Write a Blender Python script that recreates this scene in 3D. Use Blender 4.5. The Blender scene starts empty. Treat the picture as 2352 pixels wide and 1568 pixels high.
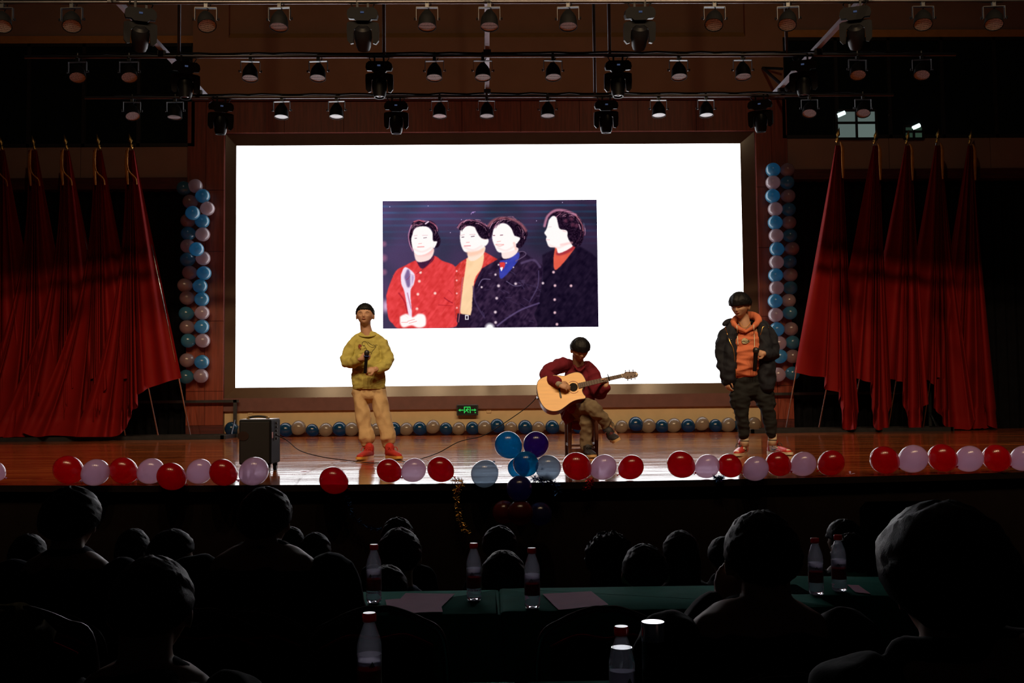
import bpy, bmesh, math, random
import numpy as np
from mathutils import Vector, Matrix, Quaternion, noise
PI = math.pi
rnd = random.Random(7)
SC = bpy.context.scene
COL = SC.collection
V = Vector

# ---------------------------------------------------------------- camera
F = 2400.0
CAM = V((0, 0, 1.52))
ROT = Matrix.Rotation(math.radians(-1.34), 3, 'Z') @ Matrix.Rotation(math.radians(90 + 3.24), 3, 'X') @ Matrix.Rotation(math.radians(-0.6), 3, 'Z')
cd = bpy.data.cameras.new('camera'); cam = bpy.data.objects.new('camera', cd); COL.objects.link(cam)
cam.matrix_world = Matrix.Translation(CAM) @ ROT.to_4x4()
cd.sensor_width = 36; cd.lens = F * 36 / 2352; cd.clip_end = 200; cd.clip_start = .05
SC.camera = cam
def ray(px, py): return ROT @ V(((px - 1176) / F, -(py - 784) / F, -1))
def at(px, py, Y):                       # the point at distance Y down the hall seen at this pixel
    d = ray(px, py); return CAM + d * (Y / d.y)
def onz(px, py, z):
    d = ray(px, py); return CAM + d * ((z - CAM.z) / d.z)

# ---------------------------------------------------------------- world, exposure, lights
SC.view_settings.view_transform = 'Standard'; SC.view_settings.look = 'None'
SC.view_settings.exposure = 0; SC.view_settings.gamma = 1; SC.view_settings.use_curve_mapping = False
SC.cycles.max_bounces = 8; SC.cycles.diffuse_bounces = 4; SC.cycles.glossy_bounces = 4
SC.cycles.transmission_bounces = 8; SC.cycles.transparent_max_bounces = 12
SC.cycles.caustics_reflective = False; SC.cycles.caustics_refractive = False
SC.cycles.sample_clamp_indirect = 3
w = bpy.data.worlds.new('night'); SC.world = w; w.use_nodes = True
w.node_tree.nodes['Background'].inputs[0].default_value = (.012, .014, .02, 1)
w.node_tree.nodes['Background'].inputs[1].default_value = .03
LED_WHITE = 4.2
WARM = (1.0, .70, .40)
def front_or_fill_lamp(loc, tgt, e, size, blend):
    ld = bpy.data.lights.new('front_or_fill_lamp', 'SPOT'); ld.energy = e; ld.color = WARM
    ld.spot_size = math.radians(size); ld.spot_blend = blend; ld.shadow_soft_size = .09
    lo = bpy.data.objects.new('front_or_fill_lamp', ld); COL.objects.link(lo)
    lo.location = loc; lo.rotation_euler = (V(tgt) - V(loc)).to_track_quat('-Z', 'Y').to_euler()
for i in range(7):                        # the row of warm front lamps under the hall ceiling
    x = -5.4 + i * 1.8
    front_or_fill_lamp((x, 4.6, 8.6), (x * 1.15, 15, 1.3), 760, 80, .9)
for x in (-4, 4):                         # two fill lamps added over the stage to brighten the wall above the screen
    front_or_fill_lamp((x, 10.6, 8.8), (x * 1.1, 19.5, 6.8), 105, 100, 1)

# ---------------------------------------------------------------- helpers
def tag(o, label=None, cat=None, group=None, kind=None):
    if label: o['label'] = label
    if cat: o['category'] = cat
    if group: o['group'] = group
    if kind: o['kind'] = kind
    return o
def empty(name, loc, label, cat, group=None, rot=None):
    o = bpy.data.objects.new(name, None); COL.objects.link(o); o.location = loc
    o.empty_display_size = .1
    if rot is not None: o.rotation_euler = rot
    return tag(o, label, cat, group)
def world_of(o):
    if o.parent is None: return o.matrix_basis.copy()
    return world_of(o.parent) @ o.matrix_parent_inverse @ o.matrix_basis
def link(name, me, m=None, parent=None, world=False):
    o = bpy.data.objects.new(name, me); COL.objects.link(o)
    if m is not None and not me.materials: me.materials.append(m)
    if parent is not None:
        o.parent = parent
        if world: o.matrix_parent_inverse = world_of(parent).inverted()
    return o
def obj(name, bm, m=None, parent=None, smooth=False, world=False, ang=None):
    me = bpy.data.meshes.new(name); bm.to_mesh(me); bm.free()
    if smooth:
        me.shade_smooth()
        if ang: me.set_sharp_from_angle(angle=math.radians(ang))
    return link(name, me, m, parent, world)
def box(bm, c, s, rot=None, bev=0):
    g = bmesh.ops.create_cube(bm, size=1)['verts']
    for v in g: v.co = V((v.co.x * s[0], v.co.y * s[1], v.co.z * s[2]))
    if bev:
        ed = list({e for v in g for e in v.link_edges})
        r = bmesh.ops.bevel(bm, geom=ed, offset=bev, segments=1, affect='EDGES', profile=.5)
        g = list({v for f in r['faces'] for v in f.verts} | {v for v in g if v.is_valid})
    for v in g:
        if rot is not None: v.co = rot @ v.co
        v.co += V(c)
    return g
def boxp(bm, a, b, bev=0):
    a, b = V(a), V(b)
    return box(bm, (a + b) / 2, [abs(b[i] - a[i]) for i in range(3)], bev=bev)
def quad(bm, pts):
    return bm.faces.new([bm.verts.new(p) for p in pts])
def tube(bm, pts, r, n=8, caps=True, flat=1.0, up=None):
    """tube along pts; r a number or list; flat squeezes the second axis"""
    pts = [V(p) for p in pts]; m = len(pts)
    rr = r if isinstance(r, (list, tuple)) else [r] * m
    ff = flat if isinstance(flat, (list, tuple)) else [flat] * m
    rings = []; ref = V(up) if up is not None else None
    prev = None
    for i, p in enumerate(pts):
        t = (pts[min(i + 1, m - 1)] - pts[max(i - 1, 0)])
        t = t.normalized() if t.length > 1e-9 else V((0, 0, 1))
        if ref is not None: a = ref - t * ref.dot(t)
        elif prev is not None: a = prev - t * prev.dot(t)
        else:
            a = V((1, 0, 0)) if abs(t.x) < .8 else V((0, 1, 0)); a = a - t * a.dot(t)
        if a.length < 1e-6: a = t.orthogonal()
        a.normalize(); prev = a; b = t.cross(a)
        rings.append([bm.verts.new(p + (a * math.cos(2 * PI * k / n) + b * math.sin(2 * PI * k / n) * ff[i]) * rr[i]) for k in range(n)])
    for i in range(m - 1):
        for k in range(n):
            bm.faces.new((rings[i][k], rings[i][(k + 1) % n], rings[i + 1][(k + 1) % n], rings[i + 1][k]))
    if caps:
        bm.faces.new(rings[0][::-1]); bm.faces.new(rings[-1])
    return rings
def spline(pts, n=6):
    pts = [V(p) for p in pts]; out = []
    for i in range(len(pts) - 1):
        p0, p1, p2, p3 = pts[max(i - 1, 0)], pts[i], pts[i + 1], pts[min(i + 2, len(pts) - 1)]
        for k in range(n):
            t = k / n
            out.append(.5 * ((2 * p1) + (p2 - p0) * t + (2 * p0 - 5 * p1 + 4 * p2 - p3) * t * t + (3 * p1 - p0 - 3 * p2 + p3) * t ** 3))
    out.append(pts[-1]); return out
def lerps(vals, n):
    out = []
    for i in range(len(vals) - 1):
        for k in range(n): out.append(vals[i] + (vals[i + 1] - vals[i]) * k / n)
    out.append(vals[-1]); return out
def limb(bm, pts, rad, flat=1.0, up=None, n=16, sub=5):
    """rounded tapering limb with hemispherical ends, for fusing"""
    P = spline(pts, sub); R = lerps(list(rad), sub)
    fl = lerps(list(flat), sub) if isinstance(flat, (list, tuple)) else [flat] * len(P)
    t0 = (P[0] - P[1]).normalized(); t1 = (P[-1] - P[-2]).normalized()
    pre, post = [], []
    for k in (3, 2, 1):
        a = k / 3.3 * PI / 2
        pre.append((P[0] + t0 * R[0] * math.sin(a) * min(1, fl[0]), R[0] * math.cos(a), fl[0]))
    for k in (1, 2, 3):
        a = k / 3.3 * PI / 2
        post.append((P[-1] + t1 * R[-1] * math.sin(a) * min(1, fl[-1]), R[-1] * math.cos(a), fl[-1]))
    allp = [q[0] for q in pre] + P + [q[0] for q in post]
    allr = [q[1] for q in pre] + R + [q[1] for q in post]
    allf = [q[2] for q in pre] + fl + [q[2] for q in post]
    return tube(bm, allp, allr, n=n, flat=allf, up=up)
def ball(bm, c, r, rot=None, seg=16):
    r = r if hasattr(r, '__len__') else (r, r, r)
    g = bmesh.ops.create_uvsphere(bm, u_segments=seg, v_segments=max(6, seg * 2 // 3), radius=1)['verts']
    for v in g:
        q = V((v.co.x * r[0], v.co.y * r[1], v.co.z * r[2]))
        if rot is not None: q = rot @ q
        v.co = q + V(c)
    return g
def lathe(bm, prof, n=20, M=None):
    """profile of (r, z) about z"""
    rings = []
    for r, z in prof:
        ring = [bm.verts.new(V((r * math.cos(2 * PI * k / n), r * math.sin(2 * PI * k / n), z))) for k in range(n)]
        rings.append(ring)
    for i in range(len(rings) - 1):
        for k in range(n):
            bm.faces.new((rings[i][k], rings[i][(k + 1) % n], rings[i + 1][(k + 1) % n], rings[i + 1][k]))
    if prof[0][0] > 1e-6: bm.faces.new(rings[0][::-1])
    if prof[-1][0] > 1e-6: bm.faces.new(rings[-1])
    if M is not None:
        for ring in rings:
            for v in ring: v.co = M @ v.co
def prism(bm, poly, d0, d1, f):
    """closed polygon of 2d points swept from d0 to d1, f(x, y, d) -> point"""
    a = [bm.verts.new(f(x, y, d0)) for x, y in poly]; b = [bm.verts.new(f(x, y, d1)) for x, y in poly]
    bm.faces.new(a[::-1]); bm.faces.new(b); n = len(poly)
    for i in range(n): bm.faces.new((a[i], a[(i + 1) % n], b[(i + 1) % n], b[i]))
    bmesh.ops.recalc_face_normals(bm, faces=bm.faces)
def fuse(name, bm, voxel, m, parent=None, smooth_it=6, wr=0.0, wscale=9.0, seed=0.0, world=False, wstretch=(1, 1, 1)):
    """join overlapping closed shapes into one continuous skin"""
    me = bpy.data.meshes.new('t'); bm.to_mesh(me); bm.free()
    t = bpy.data.objects.new('t', me); COL.objects.link(t)
    r = t.modifiers.new('r', 'REMESH'); r.mode = 'VOXEL'; r.voxel_size = voxel; r.use_smooth_shade = True
    s = t.modifiers.new('s', 'SMOOTH'); s.iterations = smooth_it; s.factor = .5
    dg = bpy.context.evaluated_depsgraph_get()
    nm = bpy.data.meshes.new_from_object(t.evaluated_get(dg)); nm.name = name
    bpy.data.objects.remove(t); bpy.data.meshes.remove(me)
    if wr:
        n = len(nm.vertices); co = np.empty(n * 3); no = np.empty(n * 3)
        nm.vertices.foreach_get('co', co); nm.vertex_normals.foreach_get('vector', no)
        co = co.reshape(-1, 3); no = no.reshape(-1, 3)
        off = np.empty(n)
        for i in range(n):
            c = co[i]
            q = (c[0] * wscale * wstretch[0] + seed, c[1] * wscale * wstretch[1], c[2] * wscale * wstretch[2] + seed)
            a = noise.noise(q); b = noise.noise((q[0] * 2.3, q[1] * 2.3, q[2] * 2.3))
            off[i] = (1 - abs(a) * 2.2) * .7 + b * .5
        co += no * (off * wr)[:, None]
        nm.vertices.foreach_set('co', co.ravel())
    nm.shade_smooth()
    nm.materials.clear()
    return link(name, nm, m, parent, world)
def ordn(i): return ['first', 'second', 'third', 'fourth', 'fifth', 'sixth', 'seventh', 'eighth', 'ninth', 'tenth', 'eleventh', 'twelfth', 'thirteenth', 'fourteenth', 'fifteenth', 'sixteenth', 'seventeenth', 'eighteenth', 'nineteenth', 'twentieth'][i]

# ---------------------------------------------------------------- materials
def mat(name, col, rough=.6, metal=0.0, spec=.5, var=.12, scale=8.0, bump=0.0, bscale=60.0, stretch=None, coat=0.0, emis=None, sheen=0.0, trans=0.0):
    m = bpy.data.materials.new(name); m.use_nodes = True; nt = m.node_tree; N = nt.nodes; L = nt.links
    b = N['Principled BSDF']
    b.inputs['Roughness'].default_value = rough; b.inputs['Metallic'].default_value = metal
    b.inputs['Specular IOR Level'].default_value = spec; b.inputs['Coat Weight'].default_value = coat
    b.inputs['Sheen Weight'].default_value = sheen
    b.inputs['Transmission Weight'].default_value = trans
    tc = N.new('ShaderNodeTexCoord'); mp = N.new('ShaderNodeMapping'); L.new(tc.outputs['Object'], mp.inputs[0])
    if stretch: mp.inputs['Scale'].default_value = stretch
    nz = N.new('ShaderNodeTexNoise'); nz.inputs['Scale'].default_value = scale; nz.inputs['Detail'].default_value = 4
    L.new(mp.outputs[0], nz.inputs['Vector'])
    rp = N.new('ShaderNodeValToRGB'); L.new(nz.outputs['Fac'], rp.inputs[0])
    rp.color_ramp.elements[0].position = .3; rp.color_ramp.elements[1].position = .7
    rp.color_ramp.elements[0].color = tuple(c * (1 - var) for c in col) + (1,)
    rp.color_ramp.elements[1].color = tuple(min(1, c * (1 + var)) for c in col) + (1,)
    L.new(rp.outputs[0], b.inputs['Base Color'])
    if bump:
        n2 = N.new('ShaderNodeTexNoise'); n2.inputs['Scale'].default_value = bscale; L.new(mp.outputs[0], n2.inputs['Vector'])
        bp = N.new('ShaderNodeBump'); bp.inputs['Strength'].default_value = bump; bp.inputs['Distance'].default_value = .01
        L.new(n2.outputs['Fac'], bp.inputs['Height']); L.new(bp.outputs[0], b.inputs['Normal'])
    if emis:
        b.inputs['Emission Color'].default_value = tuple(emis[:3]) + (1,); b.inputs['Emission Strength'].default_value = emis[3]
    return m
def emat(name, col, s):
    m = bpy.data.materials.new(name); m.use_nodes = True; nt = m.node_tree; nt.nodes.clear()
    e = nt.nodes.new('ShaderNodeEmission'); e.inputs[0].default_value = tuple(col) + (1,); e.inputs[1].default_value = s
    o = nt.nodes.new('ShaderNodeOutputMaterial'); nt.links.new(e.outputs[0], o.inputs[0]); return m
def latex(name, col, through, clear=.15, rough=.16):
    m = bpy.data.materials.new(name); m.use_nodes = True; nt = m.node_tree; N = nt.nodes; L = nt.links; N.clear()
    o = N.new('ShaderNodeOutputMaterial')
    d = N.new('ShaderNodeBsdfDiffuse'); t = N.new('ShaderNodeBsdfTranslucent'); tr = N.new('ShaderNodeBsdfTransparent')
    g = N.new('ShaderNodeBsdfGlossy'); g.inputs['Roughness'].default_value = rough
    tc = N.new('ShaderNodeTexCoord'); nz = N.new('ShaderNodeTexNoise'); nz.inputs['Scale'].default_value = 12; L.new(tc.outputs['Object'], nz.inputs[0])
    rp = N.new('ShaderNodeValToRGB'); L.new(nz.outputs[0], rp.inputs[0])
    rp.color_ramp.elements[0].color = tuple(c * .92 for c in col) + (1,); rp.color_ramp.elements[1].color = tuple(col) + (1,)
    L.new(rp.outputs[0], d.inputs[0]); t.inputs[0].default_value = tuple(through) + (1,); tr.inputs[0].default_value = tuple(math.sqrt(c) for c in through) + (1,)
    m1 = N.new('ShaderNodeMixShader'); m1.inputs[0].default_value = .75; L.new(d.outputs[0], m1.inputs[1]); L.new(t.outputs[0], m1.inputs[2])
    m2 = N.new('ShaderNodeMixShader'); m2.inputs[0].default_value = clear; L.new(m1.outputs[0], m2.inputs[1]); L.new(tr.outputs[0], m2.inputs[2])
    lw = N.new('ShaderNodeLayerWeight'); lw.inputs[0].default_value = .5
    pw = N.new('ShaderNodeMath'); pw.operation = 'POWER'; L.new(lw.outputs['Facing'], pw.inputs[0]); pw.inputs[1].default_value = 4
    ma = N.new('ShaderNodeMath'); ma.operation = 'MULTIPLY_ADD'; L.new(pw.outputs[0], ma.inputs[0]); ma.inputs[1].default_value = .9; ma.inputs[2].default_value = .06
    ge = N.new('ShaderNodeNewGeometry'); iv = N.new('ShaderNodeMath'); iv.operation = 'SUBTRACT'; iv.inputs[0].default_value = 1; L.new(ge.outputs['Backfacing'], iv.inputs[1])
    fr = N.new('ShaderNodeMath'); fr.operation = 'MULTIPLY'; L.new(ma.outputs[0], fr.inputs[0]); L.new(iv.outputs[0], fr.inputs[1])
    m3 = N.new('ShaderNodeMixShader'); L.new(fr.outputs[0], m3.inputs[0]); L.new(m2.outputs[0], m3.inputs[1]); L.new(g.outputs[0], m3.inputs[2])
    L.new(m3.outputs[0], o.inputs[0]); return m
M = {}
M['wood_red'] = mat('red_wood', (.24, .045, .022), .42, var=.3, scale=3, stretch=(9, 9, .6), bump=.1)
M['wood_red_dark'] = mat('red_wood_dark', (.09, .014, .012), .45, var=.3, scale=3, stretch=(1, 1, 8))
M['beige'] = mat('beige_wall', (.40, .235, .155), .85, var=.06, scale=2, bump=.06)
M['beige_side'] = mat('beige_side_wall', (.34, .215, .17), .85, var=.06, scale=2)
M['lit_edge_orange'] = mat('lit_edge_orange', (.55, .27, .08), .6, var=.08)  # warm light catching the wall edges is put into this orange
M['cream'] = mat('cream_wall', (.66, .5, .29), .8, var=.05, scale=5, bump=.05)
M['brown'] = mat('brown_panel', (.15, .06, .055), .5, var=.1)
M['black_drape'] = mat('black_drape', (.006, .006, .008), .95, var=.2, spec=.1)
M['black_wall'] = mat('black_wall', (.012, .012, .014), .9, var=.1, spec=.2)
M['hall'] = mat('hall_wall', (.03, .03, .032), .9, spec=.1)
M['hall_floor'] = mat('hall_floor', (.02, .02, .022), .8, spec=.1)
M['bronze'] = mat('bronze_steel', (.12, .075, .048), .17, metal=0, spec=.16, var=.06, scale=4)
_nt = M['bronze'].node_tree; _b = _nt.nodes['Principled BSDF']; _b.inputs['Anisotropic'].default_value = 0; _b.inputs['Anisotropic Rotation'].default_value = 0
_tg = _nt.nodes.new('ShaderNodeTangent'); _tg.direction_type = 'RADIAL'; _tg.axis = 'Y'; _nt.links.new(_tg.outputs[0], _b.inputs['Tangent'])
M['glass_dark'] = mat('night_glass', (.006, .012, .012), .12, spec=.5, var=.2)
M['mullion'] = mat('window_bar', (.01, .01, .012), .6)
M['black_plastic'] = mat('black_plastic', (.007, .007, .009), .40, spec=.20, var=.2)
M['black_matte'] = mat('black_matte', (.007, .007, .008), .6, spec=.10, var=.2)
M['steel'] = mat('galvanised_steel', (.15, .14, .15), .36, metal=1, var=.15, scale=14, stretch=(.4, 1, 1))
M['steel_dull'] = mat('dull_steel', (.06, .06, .065), .45, metal=.8, var=.15)
M['rail'] = mat('light_rail_paint', (.42, .40, .46), .5, metal=.2)
M['pole'] = mat('chrome_pole', (.75, .72, .75), .22, metal=1, var=.05)
M['gold'] = mat('gold', (.85, .5, .14), .35, metal=1, var=.1)
M['gold_cloth'] = mat('gold_cloth', (.5, .2, .03), .8, var=.2)
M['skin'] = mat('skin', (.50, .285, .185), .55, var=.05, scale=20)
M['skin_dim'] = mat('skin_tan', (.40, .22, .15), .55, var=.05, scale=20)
M['lip'] = mat('lips', (.42, .15, .11), .5)
M['hair'] = mat('black_hair', (.006, .006, .008), .5, spec=.25, var=.4, scale=40, stretch=(6, 6, 1), bump=.25, bscale=120)
M['eye'] = mat('eye_dark', (.01, .008, .008), .2)
M['green_cloth'] = mat('green_tablecloth', (.006, .24, .17), .9, spec=.04, var=.12, bump=.15, bscale=20)
M['paper'] = mat('pink_paper', (.60, .24, .38), .8, spec=.1, var=.05)
M['shell_top'] = mat('speaker_top', (.2, .2, .24), .35)
# ================================================================ THE SETTING
ZS = .90                                    # stage level
YW = 19.55                                  # plane of the wall with the screen
def stru(name, bm, m, parent=None, smooth=False): 
    o = obj(name, bm, m, parent, smooth, world=parent is not None)
    if parent is None: o['kind'] = 'structure'
    return o
def wx(px, Y, py=600): return at(px, py, Y).x
def wz(py, Y, px=1150): return at(px, py, Y).z
def wallbox(name, m, x0, x1, z0, z1, y0, y1, parent=None, bev=0):
    bm = bmesh.new(); boxp(bm, (x0, y0, z0), (x1, y1, z1), bev); return stru(name, bm, m, parent)
HX = 13.5; TOP = 10.4
bm = bmesh.new(); boxp(bm, (-HX, -7, -.2), (HX, YW + 3, 0)); stru('floor', bm, M['hall_floor'])
bm = bmesh.new(); boxp(bm, (-HX, -7, TOP), (HX, YW + 3, TOP + .2)); stru('ceiling', bm, M['hall'])
wallbox('wall_left', M['hall'], -HX - .2, -HX, 0, TOP, -7, YW + 3)
wallbox('wall_right', M['hall'], HX, HX + .2, 0, TOP, -7, YW + 3)
wallbox('wall_rear', M['hall'], -HX, HX, 0, TOP, -7.2, -7)

# proscenium header, above the picture, over the stage front
wallbox('wall_proscenium', M['hall'], -HX, HX, 7.35, TOP, 8.3, 8.6)

# ---- stage body with its gently bowed front
edge = [onz(px, py, ZS) for px, py in ((0, 1114.5), (300, 1114), (620, 1113), (1000, 1111), (1300, 1107.5), (1700, 1100), (2000, 1092), (2352, 1084))]
xs = np.array([p.x for p in edge]); ys = np.array([p.y for p in edge]); cf = np.polyfit(xs, ys, 2)
def EDGE(x): return float(np.polyval(cf, max(-6, min(6, x)))) + (0 if abs(x) < 6 else .12 * (abs(x) - 6))
print('EDGE', [round(EDGE(x), 2) for x in (-8, -4, 0, 4, 8)], 'floor back', round(onz(1176, 996, ZS).y, 2), round(onz(1700, 989, ZS).y, 2))
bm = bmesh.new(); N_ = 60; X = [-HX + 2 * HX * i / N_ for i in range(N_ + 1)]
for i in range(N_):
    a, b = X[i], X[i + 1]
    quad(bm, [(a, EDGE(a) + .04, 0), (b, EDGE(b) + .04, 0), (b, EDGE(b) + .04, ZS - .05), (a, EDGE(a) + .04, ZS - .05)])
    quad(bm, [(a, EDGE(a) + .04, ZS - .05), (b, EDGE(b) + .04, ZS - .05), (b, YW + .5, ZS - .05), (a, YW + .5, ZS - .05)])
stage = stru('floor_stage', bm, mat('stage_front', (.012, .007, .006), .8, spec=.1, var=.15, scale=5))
def stage_wood(name, rough):
    m = bpy.data.materials.new(name); m.use_nodes = True; nt = m.node_tree; N = nt.nodes; L = nt.links; b = N['Principled BSDF']
    at_ = N.new('ShaderNodeAttribute'); at_.attribute_name = 'tone'
    tc = N.new('ShaderNodeTexCoord'); mp = N.new('ShaderNodeMapping'); mp.inputs['Scale'].default_value = (1.2, 30, 1); L.new(tc.outputs['Object'], mp.inputs[0])
    nz = N.new('ShaderNodeTexNoise'); nz.inputs['Scale'].default_value = 2.0; nz.inputs['Detail'].default_value = 6; L.new(mp.outputs[0], nz.inputs[0])
    ad = N.new('ShaderNodeMath'); ad.operation = 'MULTIPLY_ADD'; L.new(nz.outputs[0], ad.inputs[0]); ad.inputs[1].default_value = .5; L.new(at_.outputs['Fac'], ad.inputs[2])
    rp = N.new('ShaderNodeValToRGB'); L.new(ad.outputs[0], rp.inputs[0])
    rp.color_ramp.elements[0].position = .25; rp.color_ramp.elements[0].color = (.15, .030, .008, 1)
    rp.color_ramp.elements[1].position = .95; rp.color_ramp.elements[1].color = (.42, .11, .028, 1)
    L.new(rp.outputs[0], b.inputs['Base Color'])
    mp2 = N.new('ShaderNodeMapping'); mp2.inputs['Scale'].default_value = (.8, 6, 1); L.new(tc.outputs['Object'], mp2.inputs[0])
    n2 = N.new('ShaderNodeTexNoise'); n2.inputs['Scale'].default_value = 2.5; n2.inputs['Detail'].default_value = 5; L.new(mp2.outputs[0], n2.inputs[0])
    mr = N.new('ShaderNodeMapRange'); mr.inputs[1].default_value = .3; mr.inputs[2].default_value = .7; mr.inputs[3].default_value = rough * .75; mr.inputs[4].default_value = rough * 1.35
    L.new(n2.outputs[0], mr.inputs[0]); L.new(mr.outputs[0], b.inputs['Roughness'])
    b.inputs['Specular IOR Level'].default_value = .42
    bp = N.new('ShaderNodeBump'); bp.inputs['Strength'].default_value = .12; bp.inputs['Distance'].default_value = .004
    L.new(n2.outputs[0], bp.inputs['Height']); L.new(bp.outputs[0], b.inputs['Normal'])
    return m
M['stage_wood'] = stage_wood('stage_wood', .08)
# boards: every one its own crowned, slightly tilted strip
PW = .135; bm = bmesh.new(); tones = []
r_ = random.Random(3); y = 8.75; row = 0
while y < YW + .1:
    x = -11 - r_.random() * 1.8
    while x < 11:
        Lb = 1.5 + r_.random() * .9; g = .004
        x0, x1 = x + g / 2, x + Lb - g / 2; t = r_.random() * .55; tl = r_.uniform(-.0004, .0005); e = r_.uniform(-.0003, .0003)
        prof = [(0, -.004), (.003, -.0004), (PW * .25, .0), (PW * .5, .0002), (PW * .75, .0), (PW - .006, -.0004), (PW - .003, -.004)]
        A = [bm.verts.new((x0, y + p, ZS + z + tl * (p / PW - .5) * 2 + e)) for p, z in prof]
        B = [bm.verts.new((x1, y + p, ZS + z + tl * (p / PW - .5) * 2 - e)) for p, z in prof]
        for k in range(len(prof) - 1): bm.faces.new((A[k], B[k], B[k + 1], A[k + 1])); tones.append(t)
        x += Lb
    y += PW; row += 1
me = bpy.data.meshes.new('floor_boards'); bm.to_mesh(me); bm.free()
a_ = me.attributes.new('tone', 'FLOAT', 'FACE'); a_.data.foreach_set('value', tones)
o = link('floor_boards', me, M['stage_wood'], stage, True); o['kind'] = 'stuff'
# front apron boards follow the curve
for k, (d0, d1, dz) in enumerate(((0.0, .30, 0), (.305, None, 0))):
    bm = bmesh.new(); n0 = 0
    for i in range(120):
        a, b = -11 + 22 * i / 120, -11 + 22 * (i + 1) / 120
        ya, yb = EDGE(a), EDGE(b)
        ea = 8.75 if d1 is None else ya + d1; eb = 8.75 if d1 is None else yb + d1
        if ea <= ya + d0: continue
        quad(bm, [(a, ya + d0, ZS), (b, yb + d0, ZS), (b, eb, ZS), (a, ea, ZS)])
        if k == 9: quad(bm, [(a, ya, ZS - .05), (b, yb, ZS - .05), (b, yb + .1, ZS - .05), (a, ya + .1, ZS - .05)])
    bmesh.ops.remove_doubles(bm, verts=bm.verts, dist=1e-5)
    me = bpy.data.meshes.new('apron_board'); bm.to_mesh(me); bm.free()
    a_ = me.attributes.new('tone', 'FLOAT', 'FACE'); a_.data.foreach_set('value', [.2] * len(me.polygons))
    link('apron_board', me, M['stage_wood'], stage, True)

bm = bmesh.new()
for i in range(120):
    a, b = -11 + 22 * i / 120, -11 + 22 * (i + 1) / 120; ya, yb = EDGE(a), EDGE(b)
    quad(bm, [(a, ya - .004, ZS - .05), (b, yb - .004, ZS - .05), (b, yb - .004, ZS - .001), (a, ya - .004, ZS - .001)]); quad(bm, [(a, ya - .004, ZS - .05), (b, yb - .004, ZS - .05), (b, yb + .1, ZS - .05), (a, ya + .1, ZS - .05)])
bmesh.ops.remove_doubles(bm, verts=bm.verts, dist=1e-5)
obj('edge_nosing', bm, mat('dark_nosing', (.015, .008, .007), .7, spec=.1), stage)
# ---- wall behind, laid out in metres from measured lines
lx0, lx1 = wx(542, YW), wx(1706, YW); lz0, lz1 = wz(884, YW), wz(332, YW)
YF = YW - .10                               # front plane of wall cladding
fx0, fx1 = wx(515, YF), wx(1741, YF); fz0, fz1 = wz(908, YF), wz(303, YF)
zb = wz(938, YF)                            # top of the cream skirting wall
px0, px1 = wx(429, YF), wx(1815, YF)        # outer edges of the red pillars
zr = wz(231, YF)                            # top of the red cladding
print('LED', lx0, lx1, lz0, lz1, 'pillars', px0, px1, zr)
core = wallbox('wall_back', M['black_wall'], -HX, HX, ZS, TOP, YW + .35, YW + .55)
wallbox('wall_back_skirting', M['cream'], fx0, fx1, ZS, zb, YW - .02, YW + .3)
wallbox('trim_1', M['brown'], fx0, fx1, zb, fz0, YF, YW + .3)
wallbox('baseboard_back', M['wood_red'], fx0, fx1, ZS, ZS + .07, YW - .05, YW - .02)
# pillars: cladding boards with recessed joints
def pillar(name, x0, x1, y, flip):
    p = wallbox(name, M['wood_red_dark'], x0, x1, ZS, zr, y + .012, YW + .3)
    zz = [ZS + .22, 1.75, 3.05, 4.35, 5.5, zr]
    sp = x0 + (x1 - x0) * (.50 if not flip else .5)
    for i in range(len(zz) - 1):
        for a, b in ((x0, sp), (sp, x1)):
            bm = bmesh.new(); boxp(bm, (a + .004, y, zz[i] + .004), (b - .004, y + .03, zz[i + 1] - .004), .003)
            stru('cladding_board', bm, M['wood_red'], p)
    return p
pillar('wall_pillar_left', px0, fx0, YF - .02, False)
pillar('wall_pillar_right', fx1, px1, YF - .02, True)
p = wallbox('trim_2', M['wood_red_dark'], fx0, fx1, fz1, zr, YF + .012, YW + .3)
n = 9
for k in range(n):
    a = fx0 + (fx1 - fx0) * k / n; b = fx0 + (fx1 - fx0) * (k + 1) / n
    bm = bmesh.new(); boxp(bm, (a + .004, YF, fz1 + .004), (b - .004, YF + .03, zr - .004), .003)
    stru('cladding_board', bm, M['wood_red'], p)
# upper fascia over the screen, with a recessed field and a ledge coloured as if lit
ux0, ux1 = wx(445, YF, 150), wx(1797, YF, 150); rx0, rx1 = wx(527, YF, 80), wx(1710, YF, 80)
zl = wz(88, YF); zl2 = wz(73, YF)
fas = wallbox('wall_fascia', M['beige'], ux0, ux1, zr + .04, zl, YF - .06, YW + .3)
bm = bmesh.new()
boxp(bm, (ux0, YF - .06, zl), (rx0, YW + .3, TOP)); boxp(bm, (rx1, YF - .06, zl), (ux1, YW + .3, TOP)); boxp(bm, (rx0, YF + .06, zl2), (rx1, YW + .3, TOP))
stru('fascia_field', bm, M['beige'], fas)
bm = bmesh.new(); prism(bm, [(YF - .06, zl), (YF + .06, zl2), (YF + .1, zl2), (YF + .1, zl)], rx0, rx1, lambda a, b, d: V((d, a, b)))
stru('fascia_ledge', bm, M['lit_edge_orange'], fas)
wallbox('trim_3', M['wood_red_dark'], ux0, ux1, zr, zr + .04, YF - .08, YW)
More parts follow.
